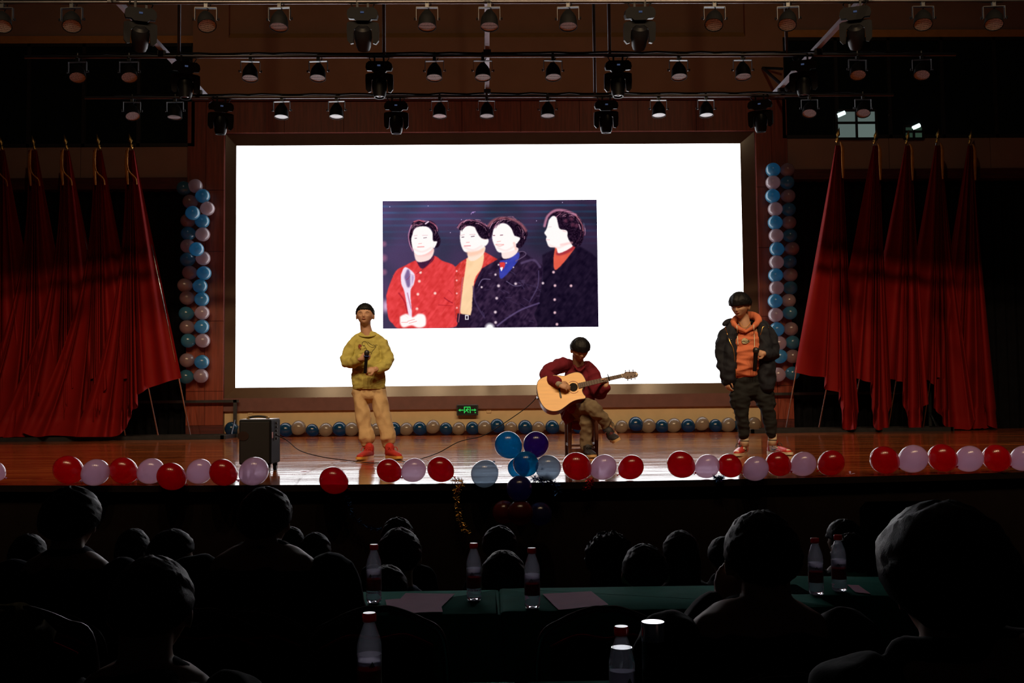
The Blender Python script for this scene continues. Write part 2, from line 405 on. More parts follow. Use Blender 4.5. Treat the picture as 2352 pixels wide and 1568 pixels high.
# side walls either side of the pillars
for side, xa, xb in (('left', -HX, px0), ('right', px1, HX)):
    z1, z2, z3, z4 = (wz(98, YF), wz(333, YF), wz(404, YF), wz(430, YF)) if side == 'left' else (wz(88, YF), wz(321, YF), wz(393, YF), wz(416, YF))
    xa2, xb2 = (xa, ux0) if side == 'left' else (ux1, xb)
    up = wallbox('wall_upper_' + side, M['beige_side'], xa2, xb2, z1, TOP, YF, YW + .3)
    bm = bmesh.new(); boxp(bm, (xa2, YF - .03, z1), (xb2, YF, z1 + .14)); stru('soffit_edge', bm, M['lit_edge_orange'], up)
    band = wallbox('wall_band_' + side, M['beige_side'], xa, xb, z3, z2, YF + .03, YW + .3)
    npan = 8
    for k in range(npan):
        w_ = (xb - xa) / npan; bm = bmesh.new(); boxp(bm, (xa + k * w_ + .004, YF, z3 + .004), (xa + (k + 1) * w_ - .004, YF + .035, z2 - .004), .003); stru('wall_panel', bm, M['beige_side'], band)
    wallbox('trim_' + ('4' if side == 'left' else '5'), M['wood_red_dark'], xa, xb, z4, z3, YF - .03, YW + .3)
    # wings closed by a black drape in folds
    bm = bmesh.new(); n = 260; prev = None
    for k in range(n + 1):
        x = xa + (xb - xa) * k / n; yy = YW + .12 + .05 * math.sin(k * .9) + .02 * math.sin(k * 2.3)
        c = (bm.verts.new((x, yy, ZS)), bm.verts.new((x, yy, z4 + .05)))
        if prev: bm.faces.new((prev[0], c[0], c[1], prev[1]))
        prev = c
    d = obj('stage_drape', bm, M['black_drape'], None, True); tag(d, 'black full-height drape closing the %s wing behind the red flags' % side, 'drape')
    # window strip: frame, panes
    wn = empty('window_1' if side == 'left' else 'window_2', ((xa + xb) / 2, YW, z2), None, None); wn['kind'] = 'structure'
    hb = (z1 - z2)
    xs_ = []
    x = xb2 if side == 'left' else xa2
    st = -1.02 if side == 'left' else 1.02
    while -HX < x < HX: xs_.append(x); x += st
    bm = bmesh.new()
    lo_, hi_ = min(xa2, xb2), max(xa2, xb2)
    boxp(bm, (lo_, YW - .12, z2), (hi_, YW - .04, z2 + .06)); boxp(bm, (lo_, YW - .12, z1 - .06), (hi_, YW - .04, z1))
    for x in xs_: boxp(bm, (x - .03, YW - .12, z2), (x + .03, YW - .04, z1))
    stru('window_frame', bm, M['mullion'], wn)
    for i in range(len(xs_) - 1):
        a, b = sorted((xs_[i], xs_[i + 1]))
        for z_a, z_b in ((z2 + .06, (z1 + z2) / 2), ((z1 + z2) / 2, z1 - .06)):
            bm = bmesh.new(); boxp(bm, (a + .03, YW - .09, z_a), (b - .03, YW - .08, z_b)); stru('pane', bm, M['glass_dark'], wn)
# lit rooms seen through the right strip: each a lit window with its own bars
def lit_window(name, label, pxa, pxb, pya, pyb, col, s, lamp):
    Y = YW - .13; a = at(pxa, pyb, Y); b = at(pxb, pya, Y)
    r = empty(name, (a.x, Y, a.z), label, 'window')
    cx, cz = (a.x + b.x) / 2, a.z + (b.z - a.z) * .56
    bm = bmesh.new()
    for x in (a.x, cx, b.x): boxp(bm, (x - .022, Y - .03, a.z), (x + .022, Y, b.z))
    for z in (a.z, cz, b.z): boxp(bm, (a.x, Y - .03, z - .022), (b.x, Y, z + .022))
    obj('window_bars', bm, M['mullion'], r, world=True)
    k = 0
    for x0, x1 in ((a.x, cx), (cx, b.x)):
        for z0, z1 in ((a.z, cz), (cz, b.z)):
            bm = bmesh.new(); boxp(bm, (x0 + .02, Y - .008, z0 + .02), (x1 - .02, Y - .004, z1 - .02))
            obj('pane', bm, emat('lit_pane', col, s * (1, .8, 1.25, .95)[k]), r, world=True); k += 1
    if lamp:
        bm = bmesh.new(); c = V(at(lamp[0], lamp[1], Y - .02)); tube(bm, [c + V((-.07, 0, -.03)), c + V((.07, 0, .03))], .04, 12); obj('lamp', bm, emat('room_lamp', (.8, 1, .95), 1.2), r, world=True)
lit_window('lit_window', 'bright greenish lit window of a room high on the right above the flags', 1922, 2011, 254, 319, (.50, .68, .62), .17, (1932, 262))
lit_window('lit_window', 'dim lit window with a small glint, right of the bright one', 2077, 2119, 290, 319, (.3, .6, .4), .06, (2104, 291))

# ================================================================ LED SCREEN
led = empty('led_screen', ((lx0 + lx1) / 2, YW, lz0), 'huge white video wall in a bronze metal frame behind the performers', 'screen')
bm = bmesh.new(); boxp(bm, (lx0, YW, lz0), (lx1, YW + .08, lz1)); obj('display', bm, emat('led_white', (1.0, 1.0, 1.04), LED_WHITE), led, world=True)
O = [(fx0, fz0), (fx1, fz0), (fx1, fz1), (fx0, fz1)]; I_ = [(lx0, lz0), (lx1, lz0), (lx1, lz1), (lx0, lz1)]
for k in range(4):
    a, b = O[k], O[(k + 1) % 4]; c, d = I_[(k + 1) % 4], I_[k]
    bm = bmesh.new()
    quad(bm, [(a[0], YW - .045, a[1]), (b[0], YW - .045, b[1]), (c[0], YW - .004, c[1]), (d[0], YW - .004, d[1])])
    quad(bm, [(a[0], YW - .045, a[1]), (b[0], YW - .045, b[1]), (b[0], YW + .05, b[1]), (a[0], YW + .05, a[1])])
    bmesh.ops.recalc_face_normals(bm, faces=bm.faces)
    obj('frame_side', bm, M['bronze'], led, world=True)
# ---- the photograph shown on the screen: painted as colours on the cells of a fine flat grid
SX, SY = 4.3556, 4.3556
PWn, PHn = 720, 424
def rect_uv(x, y): return ((x - 82) / 2164.0, (y - 88) / 1272.0)
img = np.zeros((PHn, PWn, 3)); yy_, xx_ = np.mgrid[0:PHn, 0:PWn]
gx = 82 + (xx_ + .5) / PWn * 2164; gy = 88 + (yy_ + .5) / PHn * 1272
def vnoise(fx, fy, seed):
    g = np.random.RandomState(seed).rand(70, 120)
    u = (gx * .8 + gy * .6) / fx; v = (gy * .8 - gx * .6) / fy + 60; i = np.floor(u).astype(int); j = np.floor(v).astype(int); a = u - i; b = v - j
    a = a * a * (3 - 2 * a); b = b * b * (3 - 2 * b)
    def G(jj, ii): return g[jj % 70, ii % 120]
    return (G(j, i) * (1 - a) + G(j, i + 1) * a) * (1 - b) + (G(j + 1, i) * (1 - a) + G(j + 1, i + 1) * a) * b
c0 = np.array([76, 66, 102.]); c1 = np.array([42, 31, 54.])
t = np.clip((gx - 82) / 2164 * .8 + (gy - 88) / 1272 * .35, 0, 1)[..., None]
img[:] = c0 * (1 - t) + c1 * t
st = np.clip(np.sin(gy / 64 * 2 * PI), 0, 1) * np.clip(1 - (gy - 88) / 520, 0, 1)
img += (st * 26)[..., None] * np.array([-.2, .8, 1.0]) * (.5 + vnoise(260, 60, 2))[..., None]
img += ((vnoise(180, 140, 5) - .5) * 26)[..., None] * np.array([1.1, .3, .8])
def blur(m, k):
    for _ in range(2):
        m = sum(np.roll(m, s, 0) for s in range(-k, k + 1)) / (2 * k + 1); m = sum(np.roll(m, s, 1) for s in range(-k, k + 1)) / (2 * k + 1)
    return m
def inside(poly):
    r = np.zeros(gx.shape, bool); n = len(poly)
    for i in range(n):
        x1, y1 = poly[i]; x2, y2 = poly[(i + 1) % n]
        if y1 == y2: continue
        c = ((gy < y1) != (gy < y2)) & (gx < (x2 - x1) * (gy - y1) / (y2 - y1) + x1); r ^= c
    return r.astype(float)
def sm(poly):
    P = [V((a, b, 0)) for a, b in poly]; P = P + [P[0]]; return [(p.x, p.y) for p in spline(P, 4)]
def paint(poly, col, k=1, nz=0, seed=1, fs=60, a=1.0, curved=True):
    global img
    m = inside(sm(poly) if curved else poly)
    if k: m = blur(m, k)
    m = (m * a)[..., None]; c = np.array(col, float)
    if nz: c = c + ((vnoise(fs, fs, seed) * .6 + vnoise(fs * .45, fs * 1.7, seed + 50) * .4 - .5) * 1.7 * nz)[..., None] * np.array([1, .8, .9])
    img = img * (1 - m) + c * m
def dot(x, y, r, col, a=1.0):
    global img
    m = (np.clip(1.5 - np.hypot(gx - x, gy - y) / r * 1.0, 0, 1) * a)[..., None]; img = img * (1 - m) + np.array(col, float) * m
def stroke(pts, wd, col, a=1.0):
    P = spline([V((p[0], p[1], 0)) for p in pts], 5); m_ = wd * 1.5 + 6
    sx = lambda v: int((v - 82) / 2164 * PWn); sy = lambda v: int((v - 88) / 1272 * PHn)
    x0, x1 = max(0, sx(min(p.x for p in P) - m_)), min(PWn, sx(max(p.x for p in P) + m_) + 1); y0, y1 = max(0, sy(min(p.y for p in P) - m_)), min(PHn, sy(max(p.y for p in P) + m_) + 1)
    if x1 <= x0 or y1 <= y0: return
    X, Y = gx[y0:y1, x0:x1], gy[y0:y1, x0:x1]; D = np.full(X.shape, 1e9)
    for i in range(len(P) - 1):
        p, q = P[i], P[i + 1]; dx, dy = q.x - p.x, q.y - p.y; L2 = dx * dx + dy * dy + 1e-9
        tt = np.clip(((X - p.x) * dx + (Y - p.y) * dy) / L2, 0, 1); D = np.minimum(D, np.hypot(X - p.x - tt * dx, Y - p.y - tt * dy))
    m = (np.clip(1.3 - D / wd, 0, 1) * a)[..., None]; img[y0:y1, x0:x1] = img[y0:y1, x0:x1] * (1 - m) + np.array(col, float) * m
WH = (262, 252, 250); PK = (255, 190, 190); HR = (30, 14, 34)
for x, y, r in ((95, 520, 26), (92, 660, 34), (95, 800, 28)): dot(x, y, r, (180, 110, 140), .6)
paint([(80, 1080), (140, 1090), (150, 1180), (80, 1200)], (235, 190, 225), 8, curved=False)
dot(995, 210, 8, (150, 130, 200)); stroke([(975, 228), (985, 210), (1018, 203)], 3, (190, 150, 210))
for x, y in ((157, 148), (543, 142), (877, 281), (1635, 298), (765, 410), (1900, 115), (2150, 812), (2092, 910), (2088, 1250)): dot(x, y, 4, (210, 190, 235))
# man on the far right: dark jacket
paint([(1690, 640), (1800, 590), (1900, 560), (2060, 550), (2180, 620), (2262, 700), (2262, 1370), (1560, 1370), (1640, 1100), (1690, 900)], (26, 16, 38), 2, 16, 3, 34, curved=False)
paint([(1820, 560), (2010, 530), (2000, 600), (1830, 790), (1800, 700)], (228, 92, 72), 1, 10, 4)
paint([(1835, 600), (2000, 540), (2005, 590), (1900, 640), (1830, 640)], (170, 50, 60), 2)
paint([(1760, 290), (1800, 250), (1860, 260), (1900, 330), (1960, 420), (2010, 540), (1860, 625), (1830, 570), (1760, 560), (1732, 500), (1728, 478), (1735, 455), (1712, 420), (1735, 380)], WH, 1)
paint([(1710, 340), (1745, 230), (1830, 185), (1930, 190), (2040, 240), (2110, 360), (2115, 440), (2080, 540), (2010, 560), (1950, 470), (1940, 400), (1870, 380), (1850, 320), (1835, 262), (1790, 250), (1745, 300), (1735, 360)], HR, 1, 34, 9, 11)
stroke([(1715, 350), (1750, 250), (1830, 195), (1930, 200), (2030, 240)], 16, (225, 150, 180), .75); stroke([(2030, 240), (2090, 330), (2105, 400)], 8, (200, 120, 130), .7)
for x, y in ((1990, 280), (2040, 350), (1930, 300), (2000, 340)): dot(x, y, 20, (120, 60, 85), .6)
paint([(1895, 392), (1935, 400), (1945, 430), (1920, 455), (1885, 440)], WH, 1); stroke([(1900, 400), (1930, 410)], 5, PK, .7)
stroke([(1732, 488), (1765, 490)], 4, (250, 190, 200)); stroke([(1750, 362), (1785, 358)], 4, (235, 215, 220)); stroke([(1880, 540), (1990, 520)], 14, PK, .5)
for x, y in ((1800, 813), (1813, 947), (1975, 950), (1808, 1087), (1808, 1216), (1828, 1332)): dot(x, y, 13, (235, 190, 200))
# second man: orange jacket, cream roll-neck
paint([(805, 760), (870, 700), (940, 660), (1100, 600), (1240, 680), (1200, 1000), (1000, 1370), (820, 1370), (790, 1000)], (214, 62, 58), 1, 34, 6, 22, curved=False)
paint([(925, 670), (1090, 610), (1080, 760), (1000, 900), (975, 1235), (860, 1210), (880, 1000), (895, 880), (915, 760)], (255, 214, 168), 1, 10, 7)
paint([(830, 1215), (985, 1240), (1000, 1370), (815, 1370)], (36, 20, 44), 1, 8, curved=False)
paint([(935, 580), (1100, 540), (1100, 620), (1010, 690), (945, 680)], (255, 232, 214), 1)
paint([(865, 380), (930, 345), (1010, 350), (1080, 420), (1110, 480), (1100, 560), (1030, 600), (920, 608), (880, 560), (862, 480)], WH, 1)
paint([(1090, 470), (1130, 462), (1150, 500), (1120, 545), (1095, 530)], WH, 1); stroke([(1100, 480), (1135, 480)], 5, PK, .5)
paint([(830, 350), (880, 300), (960, 280), (1060, 300), (1130, 340), (1175, 420), (1165, 470), (1080, 470), (1030, 400), (1005, 355), (930, 345), (870, 390)], HR, 1, 34, 11, 11)
stroke([(838, 360), (880, 310), (960, 285), (1060, 305), (1130, 345)], 9, (190, 120, 150), .8)
paint([(920, 600), (1040, 590), (1100, 560), (1090, 610), (960, 650)], (255, 190, 160), 3, a=.6)
for p in (((880, 458), (900, 456)), ((975, 452), (1005, 448))): stroke(p, 5, (120, 90, 110))
stroke([(865, 440), (905, 432)], 5, (235, 205, 210)); stroke([(960, 432), (1015, 430)], 5, (235, 205, 210)); stroke([(925, 510), (955, 508)], 4, (250, 170, 170)); stroke([(905, 545), (965, 543)], 6, (240, 150, 155))
for y in (795, 888, 1017, 1160): dot(825, y, 9, (255, 180, 180))
stroke([(885, 860), (870, 1000), (865, 1100), (840, 1300)], 6, (190, 110, 120), .8)
paint([(905, 1232), (942, 1232), (942, 1280), (905, 1280)], (215, 205, 215), 0, curved=False); paint([(914, 1242), (933, 1242), (933, 1270), (914, 1270)], (40, 25, 45), 0, curved=False)
# third man: black cord jacket
paint([(1080, 770), (1240, 680), (1300, 650), (1480, 600), (1540, 640), (1660, 720), (1690, 790), (1650, 1100), (1600, 1230), (1590, 1370), (985, 1370), (975, 1180), (1000, 940)], (42, 26, 52), 1, 30, 8, 30)
paint([(1262, 690), (1340, 680), (1450, 610), (1440, 700), (1300, 860), (1255, 850)], (58, 66, 172), 1, 14, 12, 40); paint([(1255, 712), (1310, 712), (1305, 760), (1270, 790)], (225, 60, 60), 1); paint([(1262, 765), (1290, 760), (1275, 800)], (240, 240, 250), 0)
paint([(1275, 600), (1430, 560), (1440, 610), (1370, 665), (1290, 670)], (255, 232, 226), 1)
paint([(1200, 370), (1260, 325), (1330, 325), (1380, 370), (1410, 440), (1425, 560), (1370, 600), (1255, 612), (1215, 560), (1185, 470)], WH, 1)
paint([(1400, 450), (1450, 450), (1468, 480), (1435, 525), (1405, 510)], WH, 1); stroke([(1405, 520), (1425, 580)], 14, (255, 190, 180), .6)
paint([(1140, 340), (1200, 280), (1290, 258), (1400, 275), (1490, 330), (1540, 400), (1530, 480), (1480, 560), (1430, 560), (1440, 520), (1470, 470), (1410, 440), (1380, 370), (1320, 320), (1250, 325), (1195, 390), (1185, 440), (1160, 380)], HR, 1, 34, 13, 11)
stroke([(1150, 345), (1205, 290), (1290, 268), (1400, 285), (1480, 335), (1525, 395)], 17, (215, 130, 140), .6)
for p in (((1195, 442), (1212, 442)), ((1268, 440), (1292, 438))): stroke(p, 5, (140, 90, 110))
stroke([(1235, 505), (1270, 500)], 4, (250, 180, 175)); stroke([(1222, 535), (1260, 548), (1300, 535)], 7, (250, 205, 200)); stroke([(1222, 530), (1300, 532)], 3, (240, 150, 150))
stroke([(1440, 610), (1500, 605), (1520, 640), (1420, 700)], 6, (110, 90, 120), .8); stroke([(1480, 720), (1600, 690), (1665, 760)], 14, (120, 100, 145), .5)
stroke([(1045, 940), (1085, 880), (1160, 880)], 6, (120, 105, 140), .8); stroke([(1325, 900), (1400, 945), (1470, 945)], 5, (110, 95, 130), .8)
stroke([(1650, 1120), (1480, 1180), (1340, 1260), (1230, 1340)], 10, (120, 100, 150), .6); stroke([(1650, 800), (1640, 950), (1560, 1100)], 8, (90, 75, 115), .6); stroke([(990, 950), (1010, 1100), (1100, 1260)], 10, (80, 62, 100), .6)
for x, y, r in ((1215, 833, 11), (1245, 945, 14), (1417, 925, 13), (1075, 957, 10), (1225, 1068, 13), (1210, 1206, 14), (1212, 1308, 13), (1692, 922, 12), (1247, 735, 9), (1397, 762, 7), (1325, 718, 7)): dot(x, y, r, (228, 205, 215))
# first man: red jacket holding a glass trophy
paint([(118, 1030), (150, 930), (215, 790), (300, 740), (400, 690), (470, 670), (600, 640), (680, 690), (810, 750), (800, 900), (810, 1250), (830, 1320), (740, 1360), (280, 1366), (180, 1310), (135, 1240)], (226, 62, 64), 1, 24, 14, 34)
paint([(420, 690), (480, 770), (585, 690), (600, 640), (560, 640), (430, 650)], (70, 30, 62), 1, 10, 15, 20)
paint([(395, 590), (585, 560), (585, 640), (530, 690), (425, 695)], (255, 226, 220), 1); paint([(400, 590), (590, 560), (560, 625), (440, 640)], (255, 170, 165), 4, a=.5)
paint([(385, 400), (430, 350), (520, 345), (575, 390), (600, 470), (590, 560), (520, 620), (430, 632), (385, 570), (365, 500)], WH, 1)
paint([(600, 490), (630, 485), (632, 520), (602, 560), (592, 540)], WH, 1)
paint([(335, 450), (375, 330), (420, 288), (490, 290), (520, 310), (560, 290), (620, 330), (640, 420), (665, 480), (650, 545), (610, 560), (632, 500), (590, 490), (585, 400), (550, 355), (470, 345), (400, 370), (385, 420), (370, 480), (385, 590), (350, 530)], HR, 1, 34, 16, 11)
stroke([(375, 335), (345, 430), (355, 520), (385, 590)], 8, (205, 140, 180), .8); stroke([(400, 300), (450, 286), (500, 300)], 8, (215, 110, 130), .8); stroke([(515, 320), (545, 300)], 8, (245, 215, 235)); stroke([(560, 300), (620, 340), (635, 390)], 8, (190, 100, 125), .7)
for p in (((408, 465), (425, 464)), ((495, 462), (525, 459))): stroke(p, 4, (130, 100, 120))
stroke([(400, 440), (430, 435)], 5, (240, 215, 220)); stroke([(485, 436), (535, 436)], 5, (240, 215, 220)); stroke([(445, 520), (475, 516)], 4, (250, 180, 180)); stroke([(435, 552), (498, 550)], 6, (245, 160, 160)); dot(597, 555, 7, WH)
for x, y in ((462, 806), (450, 893), (435, 1022), (425, 1167), (607, 1014)): dot(x, y, 13, (255, 215, 205))
stroke([(245, 1010), (300, 1090), (330, 1200)], 9, (150, 20, 40), .6); stroke([(700, 1060), (740, 1090), (780, 1110)], 7, (150, 20, 40), .7); stroke([(640, 1130), (780, 1140)], 5, (170, 30, 40), .6); stroke([(420, 820), (530, 740), (600, 650)], 5, (170, 35, 45), .7)
paint([(265, 830), (300, 755), (350, 770), (405, 830), (395, 920), (360, 1000), (375, 1240), (345, 1245), (300, 1000), (270, 920)], (244, 226, 246), 1)
paint([(300, 850), (330, 775), (355, 800), (358, 930), (330, 950)], (90, 60, 120), 2, a=.75); paint([(372, 830), (395, 850), (375, 930)], (150, 120, 175), 2, a=.6); stroke([(330, 1010), (365, 1160)], 7, (190, 110, 150), .7)
paint([(255, 1240), (320, 1215), (380, 1250), (440, 1215), (505, 1235), (510, 1330), (440, 1355), (370, 1330), (290, 1350), (255, 1310)], WH, 2)
for p in (((330, 1290), (400, 1270)), ((345, 1310), (420, 1290)), ((270, 1300), (330, 1300))): stroke(p, 4, (255, 150, 150), .8)
dot(1152, 1362, 40, (300, 300, 300))
rs = np.random.RandomState(8)
def strands(cx, cy, rx, ry, a0, a1, n, cols):
    for k in range(n):
        a = rs.uniform(a0, a1); r = rs.uniform(.72, 1.03); da = rs.uniform(.12, .4) * rs.choice([-1, 1])
        P = [(cx + rx * r * math.cos(a + da * t), cy - ry * (r + .06 * t) * math.sin(a + da * t)) for t in (0, .5, 1)]
        stroke(P, rs.uniform(2, 4.5), cols[rs.randint(len(cols))], rs.uniform(.35, .8))
cc_ = [(200, 130, 160), (120, 60, 85), (20, 8, 24), (235, 180, 205), (60, 28, 48)]
strands(500, 430, 150, 140, .1, 3.0, 34, cc_); strands(1000, 440, 165, 160, .1, 2.8, 40, cc_); strands(1340, 450, 190, 190, -.1, 3.0, 46, cc_); strands(1940, 400, 185, 195, -.5, 2.3, 50, cc_)
for k in range(26):                       # creases on the dark cord jackets
    x = rs.uniform(1020, 1640); y = rs.uniform(800, 1300); a = rs.uniform(-1.2, .3); l = rs.uniform(30, 110)
    stroke([(x, y), (x + l * .5 * math.cos(a) + 6, y - l * .5 * math.sin(a)), (x + l * math.cos(a), y - l * math.sin(a))], rs.uniform(3, 7), (92, 78, 118), rs.uniform(.15, .4))
for k in range(20):
    x = rs.uniform(180, 780); y = rs.uniform(780, 1280); a = rs.uniform(-1.3, 1.3); l = rs.uniform(20, 80)
    stroke([(x, y), (x + l * .5 * math.cos(a) + 5, y - l * .5 * math.sin(a)), (x + l * math.cos(a), y - l * math.sin(a))], rs.uniform(2, 5), (168, 28, 46) if k % 2 else (240, 100, 95), rs.uniform(.15, .4))
for x, y, rx_ in ((480, 590, 90), (990, 575, 90), (1320, 585, 80), (1850, 560, 90)): stroke([(x - rx_, y - 20), (x, y + 10), (x + rx_, y - 30)], 12, (255, 205, 200), .35)
img += (np.random.RandomState(4).rand(PHn, PWn, 1) - .5) * 5
img = np.clip(img, 4, 262) / 255.0
lin = np.where(img <= .04045, img / 12.92, ((img + .055) / 1.055) ** 2.4)
PA, PB = at(878.5, 461.5, YW), at(1375, 750.5, YW)     # its corners on the screen
g_, ww, hh = [], PWn + 1, PHn + 1
X_ = PA.x + (PB.x - PA.x) * np.arange(ww) / PWn; Z_ = PA.z + (PB.z - PA.z) * np.arange(hh) / PHn
co = np.empty((hh, ww, 3)); co[..., 0] = X_[None]; co[..., 1] = YW - .004; co[..., 2] = Z_[:, None]
idx = np.arange(hh * ww).reshape(hh, ww)
fc = np.stack([idx[1:, :-1], idx[1:, 1:], idx[:-1, 1:], idx[:-1, :-1]], -1).reshape(-1)
me = bpy.data.meshes.new('shown_picture'); nf = PWn * PHn
me.vertices.add(hh * ww); me.vertices.foreach_set('co', co.ravel()); me.loops.add(nf * 4); me.loops.foreach_set('vertex_index', fc)
me.polygons.add(nf); me.polygons.foreach_set('loop_start', np.arange(0, nf * 4, 4)); me.update()
ca = me.attributes.new('picture', 'FLOAT_COLOR', 'POINT')
pv = np.ones((hh, ww, 4)); pv[:-1, :-1, :3] = lin; pv[-1, :-1, :3] = lin[-1]; pv[:, -1, :3] = pv[:, -2, :3]
ca.data.foreach_set('color', pv.ravel())
m_ = emat('picture_light', (1, 1, 1), 1.0); nt = m_.node_tree; an = nt.nodes.new('ShaderNodeAttribute'); an.attribute_name = 'picture'
nt.links.new(an.outputs['Color'], nt.nodes['Emission'].inputs[0])
link('shown_picture', me, m_, led, True)
bm = bmesh.new(); c = at(1374.5, 699, YW - .006)
for a, b in (((0, 0), (0, -.075)), ): pass
pl = [(0, .04), (0, -.03), (.016, -.014), (.03, -.035), (.038, -.03), (.025, -.008), (.045, -.006)]
bm.faces.new([bm.verts.new(c + V((x, -.002, z))) for x, z in pl]); obj('mouse_pointer', bm, emat('pointer_white', (1, 1, 1), 1.5), led, world=True)
del img, lin
# ================================================================ LIGHTING BARS AND THEIR FIXTURES
def pipe_y(k): return {1: 11.75, 2: 13.55, 3: 15.3}[k]
PZ = {1: at(1176, 4, 11.75).z, 2: at(1176, 128, 13.55).z, 3: at(1176, 221, 15.3).z}
print('pipe z', PZ)
spans = {1: (-6.6, 7.0), 2: (wx(57, 13.55, 133), wx(2195, 13.55, 129)), 3: (wx(195, 15.3, 231), wx(2052, 15.3, 223))}
names_row = {1: 'front', 2: 'middle', 3: 'rear'}
for k in (1, 2, 3):
    a, b = spans[k]; y, z = pipe_y(k), PZ[k]
    e = empty('lighting_bar', ((a + b) / 2, y, z), 'long horizontal steel lighting bar with black cable on top, the %s one of three' % names_row[k], 'lighting bar')
    bm = bmesh.new(); tube(bm, [(a, y, z), (b, y, z)], .024, 12); obj('bar', bm, M['steel'], e, True, world=True, ang=40)
    bm = bmesh.new(); n = 60; r_ = random.Random(k)
    tube(bm, [(a + .3 + (b - a - .6) * i / n, y + .01, z + .035 + .022 * abs(math.sin(i * .9 + k)) * r_.random()) for i in range(n + 1)], .014, 6)
    obj('cable', bm, M['black_matte'], e, True, world=True)
    # droppers to the ceiling
    for px in ({1: (1121,), 2: (411, 882, 1400, 1807), 3: (1117, 1366)})[k]:
        x = wx(px, y, 60 * k)
        bm = bmesh.new(); tube(bm, [(x, y, z), (x, y, TOP - .01)], .022, 8); obj('dropper', bm, M['steel_dull'], e, True, world=True)
# square rails running front to back beneath the ceiling, carrying the bars
for (x, lab) in ((.03, 'pale steel rail running front to back over the middle of the stage'), (wx(296, 12.3, 103), 'pale steel rail slanting away above the flags beside the speaker end'), (wx(1955, 12.3, 88), 'pale steel rail slanting away above the flags by the lit window')):
    z = PZ[1] + .05
    e = empty('ceiling_rail', (x, 13, z), lab, 'rail')
    bm = bmesh.new(); boxp(bm, (x - .03, 9.8, z), (x + .03, 15.4 + .3, z + .06)); obj('rail', bm, M['rail'], e, world=True)
    for y in (11.75, 13.55, 15.3):
        bm = bmesh.new(); boxp(bm, (x - .05, y - .03, z - .06), (x + .05, y + .03, z + .0)); obj('clamp', bm, M['steel_dull'], e, world=True)
# wall bracket by the right pillar
e = empty('wall_bracket', at(1750, 156, YF), 'small triangular dark steel bracket on the beige wall near the black windows', 'bracket')
bm = bmesh.new(); tube(bm, [at(1752, 156, YF - .1), at(1812, 210, YF - .9)], .03, 6); obj('strut', bm, M['steel_dull'], e, world=True)
bm = bmesh.new(); tube(bm, [at(1752, 156, YF - .1), at(1798, 158, YF - .3)], .025, 6); obj('arm', bm, M['black_matte'], e, world=True)

def lens_mat():
    m = bpy.data.materials.new('led_lens'); m.use_nodes = True; nt = m.node_tree; N = nt.nodes; L = nt.links; b = N['Principled BSDF']
    tc = N.new('ShaderNodeTexCoord'); vo = N.new('ShaderNodeTexVoronoi'); vo.inputs['Scale'].default_value = 75; vo.inputs['Randomness'].default_value = .15
    L.new(tc.outputs['Object'], vo.inputs[0]); rp = N.new('ShaderNodeValToRGB'); L.new(vo.outputs['Distance'], rp.inputs[0])
    rp.color_ramp.elements[0].color = (.75, .75, .8, 1); rp.color_ramp.elements[0].position = .35
    rp.color_ramp.elements[1].color = (.18, .17, .18, 1); rp.color_ramp.elements[1].position = .55
    L.new(rp.outputs[0], b.inputs['Base Color']); b.inputs['Roughness'].default_value = .3
    return m
M['lens'] = lens_mat()
M['lens_glass'] = mat('lens_glass', (.05, .05, .06), .06, var=.05, coat=1)
# PAR can, hung from the bar: origin at the bar
M['lens_off'] = mat('unlit_lens', (.035, .03, .03), .4, var=.3, scale=60)
def make_par(tilt, tiltx, lens='lens'):
    parts = {}
    bm = bmesh.new(); lathe(bm, [(.012, .07), (.02, .02), (.03, -.0)], 8); boxp(bm, (-.02, -.02, -.05), (.02, .02, .03)); parts['hook'] = (bm, 'steel_dull')
    bm = bmesh.new()
    boxp(bm, (-.122, -.025, -.052), (.122, .025, -.046)); boxp(bm, (-.125, -.02, -.19), (-.120, .02, -.046)); boxp(bm, (.120, -.02, -.19), (.125, .02, -.046))
    parts['yoke'] = (bm, 'steel_dull')
    R = Matrix.Rotation(tiltx, 4, 'Y') @ Matrix.Rotation(tilt, 4, 'X'); T = Matrix.Translation((0, 0, -.175)) @ R
    bm = bmesh.new(); lathe(bm, [(.002, .105), (.035, .1), (.055, .07), (.07, .05), (.09, .01), (.098, -.02), (.102, -.1), (.106, -.1), (.106, -.112), (.098, -.112), (.098, -.1)], 22, T)
    parts['can'] = (bm, 'black_matte')
    bm = bmesh.new(); lathe(bm, [(.0, -.098), (.06, -.099), (.098, -.1), (.098, -.104), (.0, -.104)][::-1], 22, T); parts['lens'] = (bm, lens)
    for s in (-1, 1):
        bm = bmesh.new(); lathe(bm, [(.006, 0), (.006, .02), (.018, .022), (.018, .032)], 8, Matrix.Translation((s * .118, 0, -.178)) @ Matrix.Rotation(s * PI / 2, 4, 'Y')); parts['knob' + ('' if s < 0 else '.')] = (bm, 'black_plastic')
    bm = bmesh.new(); tube(bm, spline([(0, .0, .05), (.05, .03, .03), (.03, .03, -.03), (0, .03, -.09)], 4), .006, 6); parts['power_cord'] = (bm, 'black_matte')
    out = {}
    for n_, (bm, mt) in parts.items():
        me = bpy.data.meshes.new(n_.strip('.')); bmesh.ops.recalc_face_normals(bm, faces=bm.faces); bm.to_mesh(me); bm.free(); me.shade_smooth(); me.set_sharp_from_angle(angle=math.radians(35)); me.materials.append(M[mt]); out[n_] = me
    return out
